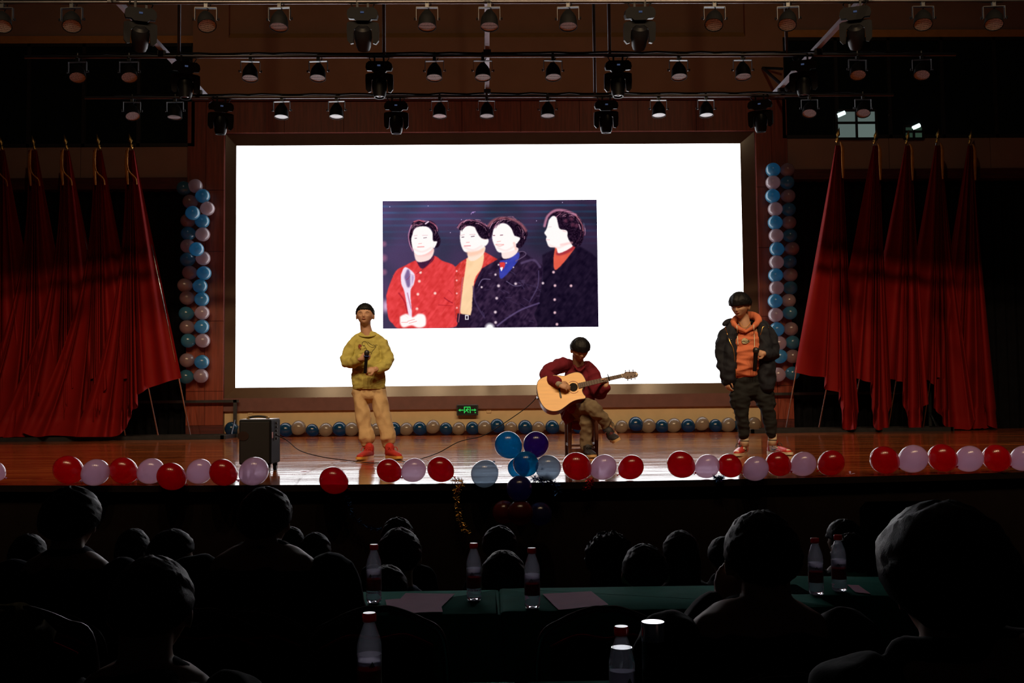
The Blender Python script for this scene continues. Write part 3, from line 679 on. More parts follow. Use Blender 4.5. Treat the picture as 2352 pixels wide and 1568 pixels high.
def make_mover(pose):
    parts = {}
    bm = bmesh.new(); prism(bm, [(-.13, -.05), (.13, -.05), (.165, -.08), (.175, -.13), (.16, -.17), (.10, -.17), (.07, -.195), (-.07, -.195), (-.10, -.17), (-.16, -.17), (-.175, -.13), (-.165, -.08)], -.12, .12, lambda x, z, d: V((x, d, z)))
    parts['base'] = (bm, 'black_plastic')
    bm = bmesh.new()
    prism(bm, [(-.08, -.197), (.08, -.197), (.15, -.205), (.178, -.22), (.182, -.30), (.178, -.41), (.145, -.45), (.112, -.44), (.105, -.34), (.10, -.29), (.05, -.25), (-.05, -.25), (-.10, -.29), (-.105, -.34), (-.112, -.44), (-.145, -.45), (-.178, -.41), (-.182, -.30), (-.178, -.22), (-.15, -.205)], -.07, .07, lambda x, z, d: V((x, d, z)))
    parts['yoke'] = (bm, 'black_plastic')
    T = Matrix.Translation((0, -.01, -.365)) @ Matrix.Rotation(pose, 4, 'X')
    bm = bmesh.new(); lathe(bm, [(.0, .13), (.05, .125), (.085, .1), (.10, .05), (.101, -.02), (.092, -.06), (.085, -.12), (.072, -.15), (.072, -.158), (.058, -.158), (.055, -.14)], 24, T); parts['head'] = (bm, 'black_plastic')
    bm = bmesh.new(); lathe(bm, [(.0, -.15), (.03, -.147), (.056, -.14)], 20, T); parts['lens'] = (bm, 'lens_glass')
    bm = bmesh.new(); boxp(bm, (-.02, -.128, -.115), (.02, -.12, -.095)); parts['status_display'] = (bm, 'display_blue')
    for s, k in ((-.06, ''), (.06, '.')):
        bm = bmesh.new(); boxp(bm, (s - .012, -.015, -.055), (s + .012, .015, .03)); parts['clamp' + k] = (bm, 'steel_dull')
    bm = bmesh.new(); tube(bm, spline([(-.1, .0, -.05), (-.13, .0, -.01), (-.11, .0, .02)], 4), .006, 6); parts['safety_cable'] = (bm, 'black_matte')
    bm = bmesh.new(); tube(bm, spline([(.1, .0, -.05), (.13, .02, 0), (.1, .0, .03)], 4), .006, 6); parts['power_cord'] = (bm, 'black_matte')
    out = {}
    for n_, (bm, mt) in parts.items():
        me = bpy.data.meshes.new(n_.strip('.')); bmesh.ops.recalc_face_normals(bm, faces=bm.faces); bm.to_mesh(me); bm.free(); me.shade_smooth(); me.set_sharp_from_angle(angle=math.radians(30)); me.materials.append(M[mt]); out[n_] = me
    return out
M['display_blue'] = emat('display_blue', (.35, .5, 1), .10)
def hang(name, label, cat, group, meshes, px, row, py, rz):
    cat2 = name == 'moving_head'
    x = wx(px, pipe_y(row), py); e = empty(name, (x, pipe_y(row), PZ[row] - .02), label, cat, group, rot=(.26 if cat2 else 0, 0, rz))
    for n_, me in meshes.items(): link(n_.strip('.'), me, None, e)
par_rows = {1: (5, 165, 473, 642, 981, 1124, 1305, 1641, 1810, 2120, 2283), 2: (178, 296, 575, 731, 998, 1109, 1270, 1559, 1706, 1970, 2118), 3: (303, 402, 647, 773, 1010, 1118, 1258, 1513, 1622, 1860, 1983)}
mov_rows = {1: (323, 833, 1470, 1965), 2: (427, 871, 1420, 1845), 3: (508, 910, 1393, 1746)}
pars = [make_par(-.22, .0), make_par(-.42, .2), make_par(-.42, -.25), make_par(-.12, 0)]
movs = {1: make_mover(.55), 2: make_mover(-.35), 3: make_mover(-.15)}
for row in (1, 2, 3):
    L_ = par_rows[row]
    for i, px in enumerate(L_):
        dark = px < 420 and row > 1 or px > 1840
        kind = pars[0] if row == 2 else pars[3] if row == 3 else pars[0]
        if px > 1630 and row == 1 or px > 1840: kind = pars[1]
        if px < 400 or (row == 1 and px == 473): kind = pars[2]
        hang('par_can', 'black round stage lamp with dotted lens on the %s bar, %s from the speaker end' % (names_row[row], ordn(i)), 'stage light', 'round stage lamps on the %s bar' % names_row[row], kind, px, row, (40, 165, 260)[row - 1], rnd.uniform(-.12, .12))
    for i, px in enumerate(mov_rows[row]):
        hang('moving_head', 'bulky black swivelling stage light on the %s bar, %s from the speaker end' % (names_row[row], ordn(i)), 'stage light', 'moving heads on the %s bar' % names_row[row], movs[row], px, row, (60, 180, 280)[row - 1], (.35, .05, -.05, -.35)[i])

# ================================================================ BALLOONS
LAT = {'red': latex('red_latex', (.42, .002, .012), (.85, .003, .035), .16, .2),
       'pink': latex('pink_latex', (.60, .32, .50), (.97, .76, 1.0), .28, .2),
       'sky': latex('sky_blue_latex', (.01, .22, .6), (.01, .50, 1.0), .28, .2),
       'slate': latex('slate_latex', (.16, .23, .34), (.42, .56, .72), .38, .2),
       'purple': latex('purple_latex', (.05, .018, .20), (.16, .06, .5), .14, .2),
       'navy': latex('navy_latex', (.06, .05, .17), (.10, .09, .35), .08, .2),
       'maroon': latex('maroon_latex', (.30, .05, .05), (.3, .05, .05), .08, .2),
       'cream': latex('pearl_latex', (.62, .52, .40), (.5, .4, .3), .10, .2),
       'blue': latex('teal_blue_latex', (.012, .13, .27), (.01, .16, .36), .06, .2),
       'powder': latex('powder_blue_latex', (.14, .50, .72), (.10, .40, .6), .06, .2),
       'blush': latex('blush_latex', (.75, .56, .60), (.5, .38, .4), .06, .2)}
bmeshes = {}
def balloon_mesh(c):
    if c in bmeshes: return bmeshes[c]
    bm = bmesh.new(); prof = []
    n = 16
    for k in range(n + 1):
        t = PI * k / n; z = math.cos(t); r = math.sin(t)
        if z < 0: z = z * 1.13; r = r * (1 - .12 * (-math.cos(t)) ** 2) 
        prof.append((max(r, .0 if k == 0 else .03), z))
    prof[0] = (1e-3, 1.0)
    lathe(bm, prof, 28); bmesh.ops.recalc_face_normals(bm, faces=bm.faces); a = bpy.data.meshes.new('skin'); bm.to_mesh(a); bm.free(); a.shade_smooth(); a.materials.append(LAT[c])
    bm = bmesh.new(); lathe(bm, [(.03, -1.10), (.045, -1.15), (.03, -1.19), (.05, -1.24), (.10, -1.30), (.07, -1.28), (.02, -1.2)], 10); b = bpy.data.meshes.new('knot'); bm.to_mesh(b); bm.free(); b.shade_smooth(); b.materials.append(LAT[c])
    bmeshes[c] = (a, b); return a, b
def balloon(c, centre, r, knot_dir, label, group, sx=1.0):
    e = empty('balloon', centre, label, 'balloon', group)
    q = V((0, 0, -1)).rotation_difference(V(knot_dir).normalized()); e.rotation_mode = 'QUATERNION'; e.rotation_quaternion = q
    e.scale = (r * sx, r * sx, r)
    a, b = balloon_mesh(c); link('skin', a, None, e); link('knot', b, None, e)
    return e
CNAME = {'red': 'red', 'pink': 'pink', 'sky': 'bright sky-blue', 'slate': 'see-through slate-blue', 'purple': 'deep purple', 'navy': 'dark navy', 'maroon': 'dull maroon', 'cream': 'pearly cream', 'blue': 'teal-blue', 'powder': 'powder-blue', 'blush': 'pale blush'}
# (colour, px, py, radius px, knot side)
front = [('pink', -14, 1082, 24, 1), ('red', 156, 1080, 33, 1), ('pink', 222, 1084, 31, -1), ('red', 283, 1082, 31, 1), ('pink', 347, 1082, 30, -1), ('red', 395, 1093, 32, 1), ('pink', 459, 1083, 29, -1), ('red', 514, 1084, 31, 1), ('pink', 586, 1081, 33, -1), ('red', 767, 1102, 32, 1),
         ('red', 893, 1080, 28, 1), ('pink', 951, 1079, 28, -1), ('red', 1011, 1080, 30, 1), ('red', 1324, 1073, 33, 1), ('pink', 1387, 1073, 30, -1), ('red', 1450, 1080, 29, -1), ('red', 1563, 1066, 32, 1), ('pink', 1625, 1074, 28, -1), ('red', 1675, 1069, 28, 1), ('pink', 1735, 1075, 29, -1), ('red', 1787, 1065, 29, 1), ('pink', 1846, 1065, 29, -1), ('red', 1910, 1068, 30, -1),
         ('red', 2031, 1056, 33, 1), ('pink', 2098, 1053, 33, -1), ('red', 2164, 1051, 33, 1), ('pink', 2227, 1053, 31, -1), ('red', 2288, 1052, 32, 1), ('pink', 2352, 1056, 30, -1)]
cnt = {}
tot = {c: sum(1 for f in front if f[0] == c) for c in ('red', 'pink')}
EXTRA = {767: 'lone red balloon drooping over the stage edge beside the speaker', 395: 'red balloon hanging lower than its neighbours on the stage edge near the speaker', 586: 'pink balloon on the stage edge against the foot of the black speaker', 1450: 'red balloon alone past the guitarist, sagging over the stage edge', 1324: 'big crimson balloon in front of the guitarist\'s chair', 1387: 'pink balloon beside the guitarist\'s standing shoe'}
for c, px, py, rp, kd in front:
    i = cnt.get(c, 0); cnt[c] = i + 1
    x0 = at(px, py, 8.0).x; Y = EDGE(x0) + .10
    over = py + rp > 1113 + (0 if px < 1300 else -(px - 1300) * .024)
    if over: Y = EDGE(x0) - .03
    p = at(px, py, Y); r = rp * Y / F
    if not over and p.z - r < ZS + .002: p.z = ZS + r + .002
    if over: p.y = EDGE(p.x) - r * .55; 
    j = i if i < (tot[c] + 1) // 2 else None
    word = '%s %s balloon along the stage edge, counting from the speaker end' % (ordn(i), c) if j is not None else '%s %s balloon along the stage edge, counting from the hooded singer\'s end' % (ordn(tot[c] - 1 - i), c)
    balloon(c, p, r, (kd * .86, .1, -.5), EXTRA.get(px, word), 'balloons along the stage edge', .96)
clu = [('slate', 1113, 1088, 31.5, (.5, .5, .6), .0, 'see-through slate-blue balloon sagging alone over the stage edge'),
       ('sky', 1167, 1021, 31, (.75, .1, -.65), .10, 'bright sky-blue balloon with a pointed end, highest in the stage-edge cluster'),
       ('purple', 1231, 1020, 29.5, (-.4, .1, -.9), .12, 'deep purple balloon at the top of the cluster on the stage edge'),
       ('sky', 1191, 1074, 25, (.6, .1, .8), .16, 'sky-blue balloon half hidden behind the middle one of the cluster'),
       ('sky', 1208, 1065, 29.5, (.05, .9, .1), -.06, 'sky-blue balloon in the middle of the cluster, in front of the others'),
       ('slate', 1259, 1074, 29.5, (-.3, .9, -.1), .05, 'see-through slate-blue balloon low in the cluster beside the purple one'),
       ('navy', 1193, 1122, 29.5, (.1, .8, .6), -.20, 'dark navy balloon hanging over the stage front below the blue cluster'),
       ('maroon', 1195, 1177, 29.5, (.1, .9, .4), -.22, 'dull maroon balloon hanging lowest in the middle of the dark stage front'),
       ('maroon', 1158, 1176, 27, (.8, .5, .2), -.10, 'dark maroon balloon tucked behind the lowest one on the stage front'),
       ('navy', 1241, 1180, 27, (-.8, .5, .2), -.10, 'dim dark blue balloon beside the maroon one on the stage front')]
for c, px, py, rp, kd, dy, lab in clu:
    Y = 7.9 + dy; balloon(c, at(px, py, Y), rp * Y / F, kd, lab, 'balloon cluster at the middle of the stage edge')
# row along the foot of the back wall
back = []
bx = [532, 562, 593, 624, 656, 686, 717, 749, 780, 808, 838, 865, 905, 934, 964, 995, 1024, 1054, 1085, 1113, 1142, 1174, 1206, 1237, 1268, 1299, 1329, 1363, 1397, 1428, 1460, 1490, 1520, 1548, 1580, 1613, 1643, 1673, 1702, 1731]
r_ = random.Random(5)
for i, px in enumerate(bx):
    c = 'blue' if i % 2 == 0 else 'cream'; rp = 15.6 + r_.uniform(-1.2, 1.2)
    py = 988 - (px - 640) * .0122; Y = YW - .22; r = rp * Y / F; p = at(px, py, Y); p.z = ZS + r + .003 + (.03 if i % 5 == 0 else 0)
    n_ = i // 2
    if i < 20: w_ = '%s %s balloon along the back wall, counting from the speaker end' % (ordn(n_), CNAME[c])
    else: w_ = '%s %s balloon along the back wall, counting from the hooded singer\'s end' % (ordn((39 - i) // 2), CNAME[c])
    balloon(c, p, r, ((.8 if c == 'blue' else -.8), .1, -.6), w_, 'balloons along the foot of the back wall')
# columns on the pillars
Lc = [(422, 432, 'powder', 0), (449, 427, 'blush', 1), (466, 450, 'powder', 1), (436, 463, 'blush', 0), (477, 479, 'blush', 1), (443, 489, 'powder', 2), (431, 507, 'blush', 0), (465, 508, 'powder', 1), (432, 536, 'powder', 0), (466, 538, 'blush', 1), (431, 565, 'blush', 0), (452, 572, 'powder', 2), (430, 596, 'powder', 0), (467, 593, 'blush', 1), (435, 626, 'blush', 0), (469, 627, 'powder', 1), (424, 655, 'blush', 0), (460, 657, 'powder', 1), (429, 684, 'blush', 0), (464, 687, 'powder', 1), (427, 720, 'powder', 0), (465, 718, 'blush', 1), (429, 751, 'blush', 0), (464, 750, 'powder', 1), (432, 782, 'powder', 0), (466, 782, 'blush', 1), (429, 827, 'blush', 0), (464, 831, 'powder', 1), (427, 865, 'powder', 0), (462, 863, 'blush', 1)]
ci = {}
for px, py, c, d in Lc:
    Y = YF - (.20, .20, .40)[d]; k = (c, d); i = ci.get(k, 0); ci[k] = i + 1
    side = ('drape-side string', 'screen-side string', 'bulging forward')[d]
    balloon(c, at(px, py, Y), 16.3 * Y / F, ((1 if d == 0 else -1) * .9, .3, 0), '%s balloon, %s of its colour down the speaker-side pillar, %s' % (CNAME[c], ordn(i), side), 'balloon column on the speaker-side pillar')
Rc = [(1775, 390), (1775, 419), (1774, 450), (1780, 480), (1780, 511), (1782, 541), (1784, 572), (1783, 602), (1781, 632), (1783, 661), (1780, 691), (1781, 723), (1784, 756), (1789, 788), (1791, 818), (1787, 860)]
Rd = [(1809, 390), (1809, 419), (1811, 450), (1812, 481), (1813, 511), (1815, 541), (1820, 571), (1814, 601), (1816, 631), (1816, 661), (1812, 690), (1815, 718), (1817, 755), (1821, 786), (1821, 818), (1821, 857)]
for s, lst in ((0, Rc), (1, Rd)):
    for i, (px, py) in enumerate(lst):
        c = ('powder', 'blush')[(i + s) % 2]; Y = YF - .22
        balloon(c, at(px, py, Y), (16.8 - s * .8) * Y / F, ((-.9 if s else .9), .3, 0), '%s balloon by the hooded singer\'s pillar, %s string, %s from top' % (CNAME[c], ('inner', 'outer')[s], ordn(i)), 'balloon column on the pillar behind the hooded singer')

# tinsel draped over the edge
def tinsel(label, pts, m, n, spread, seed):
    r_ = random.Random(seed); P = spline(pts, 6); bm = bmesh.new()
    for k in range(n):
        t = r_.random() * (len(P) - 1); i = int(t); p = P[i].lerp(P[min(i + 1, len(P) - 1)], t - i)
        d = V((r_.gauss(0, 1), r_.gauss(0, 1), r_.gauss(0, 1))).normalized() * spread * r_.uniform(.5, 1); w_ = d.orthogonal().normalized() * .0016
        quad(bm, [p - w_, p + w_, p + d + w_, p + d - w_])
    tube(bm, P, .0015, 4)
    o = obj('tinsel', bm, m); tag(o, label, 'tinsel', kind='stuff')
gm = mat('gold_tinsel', (.75, .42, .10), .25, metal=1); bmx = mat('blue_tinsel', (.02, .06, .2), .25, metal=1); rm = mat('red_tinsel', (.4, .01, .03), .25, metal=1)
def E(px, py, dy=-.03): 
    x = at(px, py, 8).x; return at(px, py, EDGE(x) + dy)
tinsel('gold tinsel strand spilling over the stage edge and hanging down the dark front', [E(1040, 1104, .05), E(1062, 1106), E(1048, 1130), E(1052, 1165), E(1060, 1200), E(1075, 1225)], gm, 420, .035, 1)
tinsel('dark blue tinsel bunched at the stage edge under the balloon cluster', [E(1225, 1098, .04), E(1245, 1103), E(1262, 1100), E(1285, 1130)], bmx, 500, .05, 2)
tinsel('blue tinsel hanging down the dark stage front near the lone red balloon', [E(790, 1130), E(800, 1160), E(815, 1190), E(850, 1212), E(890, 1216)], bmx, 300, .035, 3)
tinsel('small blue tinsel tuft between balloons near the hooded singer\'s feet', [E(1643, 1096, .02), E(1652, 1100), E(1658, 1096)], bmx, 260, .04, 4)
tinsel('red tinsel tuft beside the crimson balloon at the guitarist\'s feet', [E(1350, 1101, .02), E(1358, 1106), E(1345, 1125)], rm, 200, .035, 5)

# ================================================================ FLAGS
def cloth_mat(name, col):
    m = mat(name, col, .75, spec=.25, var=.06, scale=3); return m
M['flag'] = cloth_mat('red_satin', (.24, .0025, .002))
def flag(tip, foot, D, top, bottom, label, group, seed, sgn, folds=7, ribbon=1, topy=345):
    r_ = random.Random(seed)
    T = at(tip[0], tip[1], D); Fo = at(foot[0], foot[1], D)
    e = empty('flag', Fo, label, 'flag', group)
    bm = bmesh.new(); dirv = (T - Fo).normalized(); tube(bm, [Fo, T - dirv * .18], .013, 10); obj('pole', bm, M['pole'], e, True, world=True)
    bm = bmesh.new(); B0 = T - dirv * .2
    Mx = Matrix.Translation(B0) @ V((0, 0, 1)).rotation_difference(dirv).to_matrix().to_4x4()
    lathe(bm, [(.016, -.04), (.028, -.02), (.018, 0), (.03, .02), (.014, .045), (.012, .06), (.036, .10), (.022, .16), (.001, .24)], 12, Mx); obj('finial', bm, M['gold'], e, True, world=True)
    NU, NV = 110, 70; n = len(bottom)
    P = [V((a, b, 0)) for a, b in bottom]; Bc = spline(P, 12); ks = len(Bc) - 1
    ph = r_.random() * 6; grid = []
    for j in range(NV + 1):
        v = j / NV; row = []
        for i in range(NU + 1):
            u = i / NU; b = Bc[min(ks, int(round(u * ks)))]
            f_ = u * ks; i0 = min(int(f_), ks - 1); b = Bc[i0].lerp(Bc[i0 + 1], f_ - i0)
            tx = top[0] + (top[1] - top[0]) * u; ty = topy
            ue = u if sgn > 0 else 1 - u                      # 1 at the pole edge
            ex = 2.4 * (1 - ue) + 1.0 * ue
            if sgn < 0: ex = 1.3 * (1 - ue) + 1.0 * ue
            x = tx + (b.x - tx) * v ** ex; y = ty + (b.y - ty) * v
            A = (.02 + .11 * v ** .7) * (.25 + .75 * math.sin(PI * min(1, max(0, u * .9 + .05))))
            dd = A * (math.sin(u * folds * 2 * PI + ph) + .3 * math.sin(u * folds * 3.3 * PI + ph * 2 + v * 2)) + .05 * math.sin(v * 5 + u * 3 + ph) * v
            x += 5 * v * math.sin(u * folds * 2 * PI + ph + 1.2) * (.3 + .7 * math.sin(PI * u)) * (1 if y < 940 else .3)
            low = max(0, (y - 965) / 38)
            row.append(bm_v := at(x, y, D - .06 - dd - low * .25))
        grid.append(row)
    bm = bmesh.new(); G = [[bm.verts.new(p if p.z > ZS + .01 else V((p.x, p.y, ZS + .012 + .02 * r_.random()))) for p in row] for row in grid]
    for j in range(NV):
        for i in range(NU): bm.faces.new((G[j][i], G[j][i + 1], G[j + 1][i + 1], G[j + 1][i]))
    o = obj('cloth', bm, M['flag'], e, True, world=True)
    if ribbon:
        rx = (-6 if sgn > 0 else 8)
        bm = bmesh.new(); pts = [at(tip[0] + rx * .4, tip[1] + 28, D - .1), at(tip[0] + rx, tip[1] + 42, D - .12), at(tip[0] + rx * 1.1, tip[1] + 75, D - .14), at(tip[0] + rx * (.6 if sgn > 0 else 1.2), tip[1] + 112, D - .16)]
        tube(bm, spline(pts, 5), [.008 + .022 * math.sin(PI * min(1, (k_ + .5) / 17)) for k_ in range(16)], 8, flat=.5); obj('ribbon', bm, M['gold_cloth'], e, True, world=True)
        if sgn > 0:
            bm = bmesh.new(); tube(bm, spline([at(tip[0] - 6, tip[1] + 50, D - .2), at(tip[0] - 2, tip[1] + 80, D - .2), at(tip[0] + 14, tip[1] + 98, D - .2), at(tip[0] + 17, tip[1] + 112, D - .2)], 5), .012, 6); obj('cord', bm, M['gold_cloth'], e, True, world=True)
    return e
DF = 18.45
LB = [(168, 1003), (200, 1003), (235, 1003), (262, 1002), (281, 993), (291, 978), (300, 960), (302, 945), (313, 933), (314, 908), (340, 893), (372, 880), (417, 868)]
offs = [(0, 'the one next to the balloon pillar'), (-74, 'second from the balloon pillar'), (-149, 'third from the balloon pillar'), (-223, 'fourth from the balloon pillar'), (-297, 'outermost, cut by the picture edge')]
for i, (dx, w_) in enumerate(offs):
    s = 1.0 + .04 * i; B = [(a + dx + (0 if i == 0 else rnd.uniform(-5, 5)), min(1003, b + (0 if i == 0 else rnd.uniform(-12, 16)))) for a, b in LB]
    if i: B = [(a - (40 if a < 250 + dx else 10), b) for a, b in B]
    flag((297 + dx, 311 + i * 1.2), (437 + dx, 998 + i), DF + .16 * i, (288 + dx, 308 + dx), B, 'tall red flag on the speaker side, %s' % w_, 'red flags at the speaker side', i, 1, 8 + i % 2)
RB = [[(1824, 855), (1862, 863), (1896, 868), (1897, 892), (1925, 902), (1932, 925), (1935, 960), (1938, 985), (1960, 986), (1966, 984), (1969, 965), (1972, 944)],
      [(1900, 862), (1935, 866), (1973, 870), (1990, 876), (2003, 884), (2004, 925), (2006, 960), (2009, 985), (2030, 986), (2040, 980), (2041, 950), (2047, 928)],
      [(1972, 864), (2010, 868), (2048, 871), (2062, 875), (2074, 882), (2078, 930), (2084, 960), (2092, 985), (2115, 985), (2119, 960), (2118, 938), (2132, 928)],
      [(2052, 866), (2088, 870), (2124, 872), (2140, 878), (2147, 892), (2150, 940), (2163, 957), (2168, 975), (2180, 984), (2205, 985), (2230, 985), (2240, 960)],
      [(2134, 866), (2165, 868), (2196, 880), (2200, 930), (2205, 970), (2215, 986), (2250, 987), (2290, 986), (2268, 975), (2262, 950), (2262, 900)]]
tips = [(1927, 297), (2013, 301), (2087, 302), (2156, 299), (2231, 302)]; feet = [(1806, 981), (1881, 981), (1952, 982), (2040, 982), (2120, 982)]
wr = ['the one next to the balloon pillar', 'second from the balloon pillar', 'third from the balloon pillar', 'fourth from the balloon pillar', 'outermost, beside the dark wing']
for i in range(5):
    tx, ty = tips[i]
    flag((tx, ty), feet[i], DF + .16 * i, (tx - 8, tx + 8), RB[i], 'tall red flag on the hooded singer\'s side, %s' % wr[i], 'red flags at the hooded singer\'s side', 20 + i, -1, 6, topy=334)
# steel racks holding the poles
def rack(x0p, x1p, yt, yb, endp, label, flip):
    Y0, Y1, YR = DF - .06, DF + 1.5, DF + .85
    a = at(x0p, yb, DF); b = at(x1p, yb, DF); z = ZS; zt = at(endp, yt, YR).z; ea = at(x0p, yt, YR); eb = at(x1p, yt, YR)
    e = empty('flag_rack', ((a.x + b.x) / 2, DF, ZS), label, 'rack')
    bm = bmesh.new(); boxp(bm, (a.x, Y0, z), (b.x, Y0 + .05, z + .07)); boxp(bm, (a.x, YR, z), (b.x, YR + .05, z + .07)); 
    obj('base_rail', bm, M['steel_dull'], e, world=True)
    ex = b.x if not flip else a.x; s = -1 if not flip else 1
    bm = bmesh.new(); boxp(bm, (a.x, YR, zt - .05), (b.x, YR + .05, zt)); obj('top_rail', bm, M['steel_dull'], e, world=True)
    for k in (0, 1):
        x = ex + s * abs(b.x - a.x) * k * .98 + s * .06
        bm = bmesh.new(); boxp(bm, (x - .03, YR, z), (x + .03, YR + .05, zt)); obj('post', bm, M['steel_dull'], e, world=True)
        bm = bmesh.new(); boxp(bm, (x - .03, Y0, z), (x + .03, YR + .05, z + .07)); obj('foot', bm, M['steel_dull'], e, world=True)
        bm = bmesh.new(); tube(bm, [(x, YR - .25, z + .07), (x, YR, z + .32)], .016, 4); tube(bm, [(x + s * .16, YR + .025, z + .06), (x, YR + .025, z + .28)], .016, 4); obj('brace', bm, M['steel_dull'], e, world=True)
rack(-140, 520, 918, 1004, 520, 'low steel rack holding the flag poles on the speaker side', False)
rack(1719, 2186, 902, 985, 1719, 'low steel rack holding the flag poles behind the hooded singer', True)

# ================================================================ SMALL THINGS ON THE BACK WALL
def exit_sign():
    Y = YF - .05; a = at(1049, 954, Y); b = at(1098, 929, Y); w_ = b.x - a.x; h = b.z - a.z
    e = empty('exit_sign', ((a.x + b.x) / 2, Y, a.z), 'small green running-man exit sign with two arrows on the wall under the screen', 'sign')
    bm = bmesh.new(); boxp(bm, (a.x, Y - .02, a.z), (b.x, YF, b.z), .006); obj('case', bm, M['steel_dull'], e, world=True)
    bm = bmesh.new(); boxp(bm, (a.x + .015, Y - .024, a.z + .015), (b.x - .015, Y - .02, b.z - .012)); obj('face', bm, mat('sign_black', (.004, .012, .01), .3), e, world=True)
    G = emat('sign_green', (.06, 1, .16), .55); cx, cz = (a.x + b.x) / 2, (a.z + b.z) / 2; y = Y - .028
    def fl(name, polys):
        bm = bmesh.new()
        for P in polys: prism(bm, P, y, y + .003, lambda u, v, d: V((cx + u * w_, d, cz + v * w_)))
        obj(name, bm, G, e, world=True)
    fl('arrow', [[(-.42, 0), (-.33, .07), (-.33, .025), (-.18, .025), (-.18, -.02), (-.33, -.02), (-.33, -.065)]])
    fl('arrow', [[(.42, 0), (.33, .07), (.33, .025), (.18, .025), (.18, -.02), (.33, -.02), (.33, -.065)]])
    fl('doorway', [[(-.16, .16), (.15, .16), (.15, -.14), (.11, -.14), (.11, .12), (-.12, .12), (-.12, -.14), (-.16, -.14)]])
    fl('running_man', [[(.0, .11), (.04, .11), (.04, .07), (0, .07)], [(-.08, .05), (.05, .06), (.09, .0), (.07, -.01), (.03, .03), (0, -.02), (.05, -.06), (.05, -.13), (.02, -.13), (.02, -.07), (-.05, -.04), (-.10, -.09), (-.12, -.07), (-.06, 0), (-.03, .03), (-.08, .02)]])
    fl('small_mark', [[(.34, -.10), (.40, -.10), (.40, -.14), (.34, -.14)]])
exit_sign()
for px, py, lab in ((1123, 943, 'small cream wall socket beside the exit sign'), (575, 951, 'small cream wall socket above the black speaker'), (1689, 943, 'small cream socket low on the wall beside the hooded singer\'s legs')):
    Y = YW - .03; c = at(px, py, Y); e = empty('wall_socket', c, lab, 'socket')
    bm = bmesh.new(); box(bm, c, (.09, .018, .085), bev=.006); obj('plate', bm, M['cream'], e, world=True)
    bm = bmesh.new(); box(bm, c + V((-.015, -.01, 0)), (.006, .004, .018)); box(bm, c + V((.015, -.01, 0)), (.006, .004, .018)); obj('slot', bm, M['black_matte'], e, world=True)

# ================================================================ SPEAKER, CABLE
sp = onz(581, 1086, ZS); DS = sp.y
print('speaker D', DS)
x0 = at(549, 1020, DS).x; x1 = at(614, 1020, DS).x; zt = at(581, 963, DS).z; zb_ = ZS + .075; dep = .40
e = empty('speaker', ((x0 + x1) / 2, DS, ZS), 'black upright loudspeaker box on castors with a carry handle, standing on the stage', 'speaker')
xm = x1 - .01
bm = bmesh.new(); boxp(bm, (x0, DS, zb_), (x1 + .035, DS + dep, zt - .004), .008); obj('cabinet', bm, mat('speaker_black', (.008, .010, .014), .7, spec=.1, var=.15), e, world=True)
bm = bmesh.new(); boxp(bm, (x0 + .006, DS + .006, zt - .004), (x1 + .03, DS + dep - .006, zt + .003)); obj('top_panel', bm, M['shell_top'], e, world=True)
bm = bmesh.new(); boxp(bm, (x0 + .01, DS - .012, zb_ + .01), (x1 + .02, DS, zt - .02), .004); obj('grille', bm, mat('grille_black', (.006, .006, .008), .7), e, world=True)
bm = bmesh.new(); c = V((x0 + .04, DS - .013, ZS + .33)); prism(bm, [(.05 * math.cos(t * PI / 10), .042 * math.sin(t * PI / 10)) for t in range(20)], 0, .002, lambda u, v, d: V((c.x + u, c.y - d, c.z + v))); obj('badge', bm, mat('badge', (.05, .03, .025), .4, metal=.5), e, world=True)
bm = bmesh.new(); cx = (x0 + x1) / 2 + .01; tube(bm, spline([(cx - .10, DS + .15, zt), (cx - .07, DS + .15, zt + .018), (cx, DS + .15, zt + .026), (cx + .07, DS + .15, zt + .018), (cx + .10, DS + .15, zt)], 4), .010, 8); obj('handle', bm, M['black_plastic'], e, world=True)
for s in (-1, 1):
    bm = bmesh.new(); box(bm, (cx + s * .085, DS + .15, zt + .012), (.022, .03, .016)); obj('handle_mount', bm, M['gold'], e, world=True)
xr = x1 + .035
bm = bmesh.new(); boxp(bm, (xr, DS + .10, ZS + .28), (xr + .004, DS + .26, zt - .12)); obj('control_panel', bm, M['black_matte'], e, world=True)
for k in range(5):
    bm = bmesh.new(); lathe(bm, [(.012, 0), (.012, .012), (.0, .013)], 10, Matrix.Translation((xr + .004, DS + .18, ZS + .30 + k * .035)) @ Matrix.Rotation(PI / 2, 4, 'Y')); obj('knob', bm, M['black_plastic'], e, world=True)
bm = bmesh.new(); boxp(bm, (xr, DS + .02, zt - .17), (xr + .002, DS + .075, zt - .115)); obj('sticker', bm, mat('pink_sticker', (.4, .16, .16), .5), e, world=True)
for xx in (x0 + .04, x1):
    for yy in (DS + .05, DS + dep - .05):
        bm = bmesh.new(); tube(bm, [(xx - .014, yy, ZS + .032), (xx + .014, yy, ZS + .032)], .032, 14); boxp(bm, (xx - .02, yy - .02, ZS + .045), (xx + .02, yy + .02, zb_)); obj('castor', bm, M['black_plastic'], e, True, world=True, ang=40)
JACK = at(1234, 911, 11.42)
cp = [V((xr + .005, DS + .18, ZS + .33)), V((xr + .10, DS + .2, ZS + .28)), onz(690, 1035, ZS + .15), onz(740, 1049, ZS + .06), onz(790, 1056, ZS + .012), onz(860, 1063, ZS + .01), onz(905, 1057, ZS + .01), onz(940, 1060, ZS + .01), onz(972, 1052, ZS + .01), at(1010, 1038, 11.0), at(1055, 1014, 11.1), at(1110, 1000, 11.2), at(1160, 970, 11.3), at(1210, 935, 11.4), JACK]
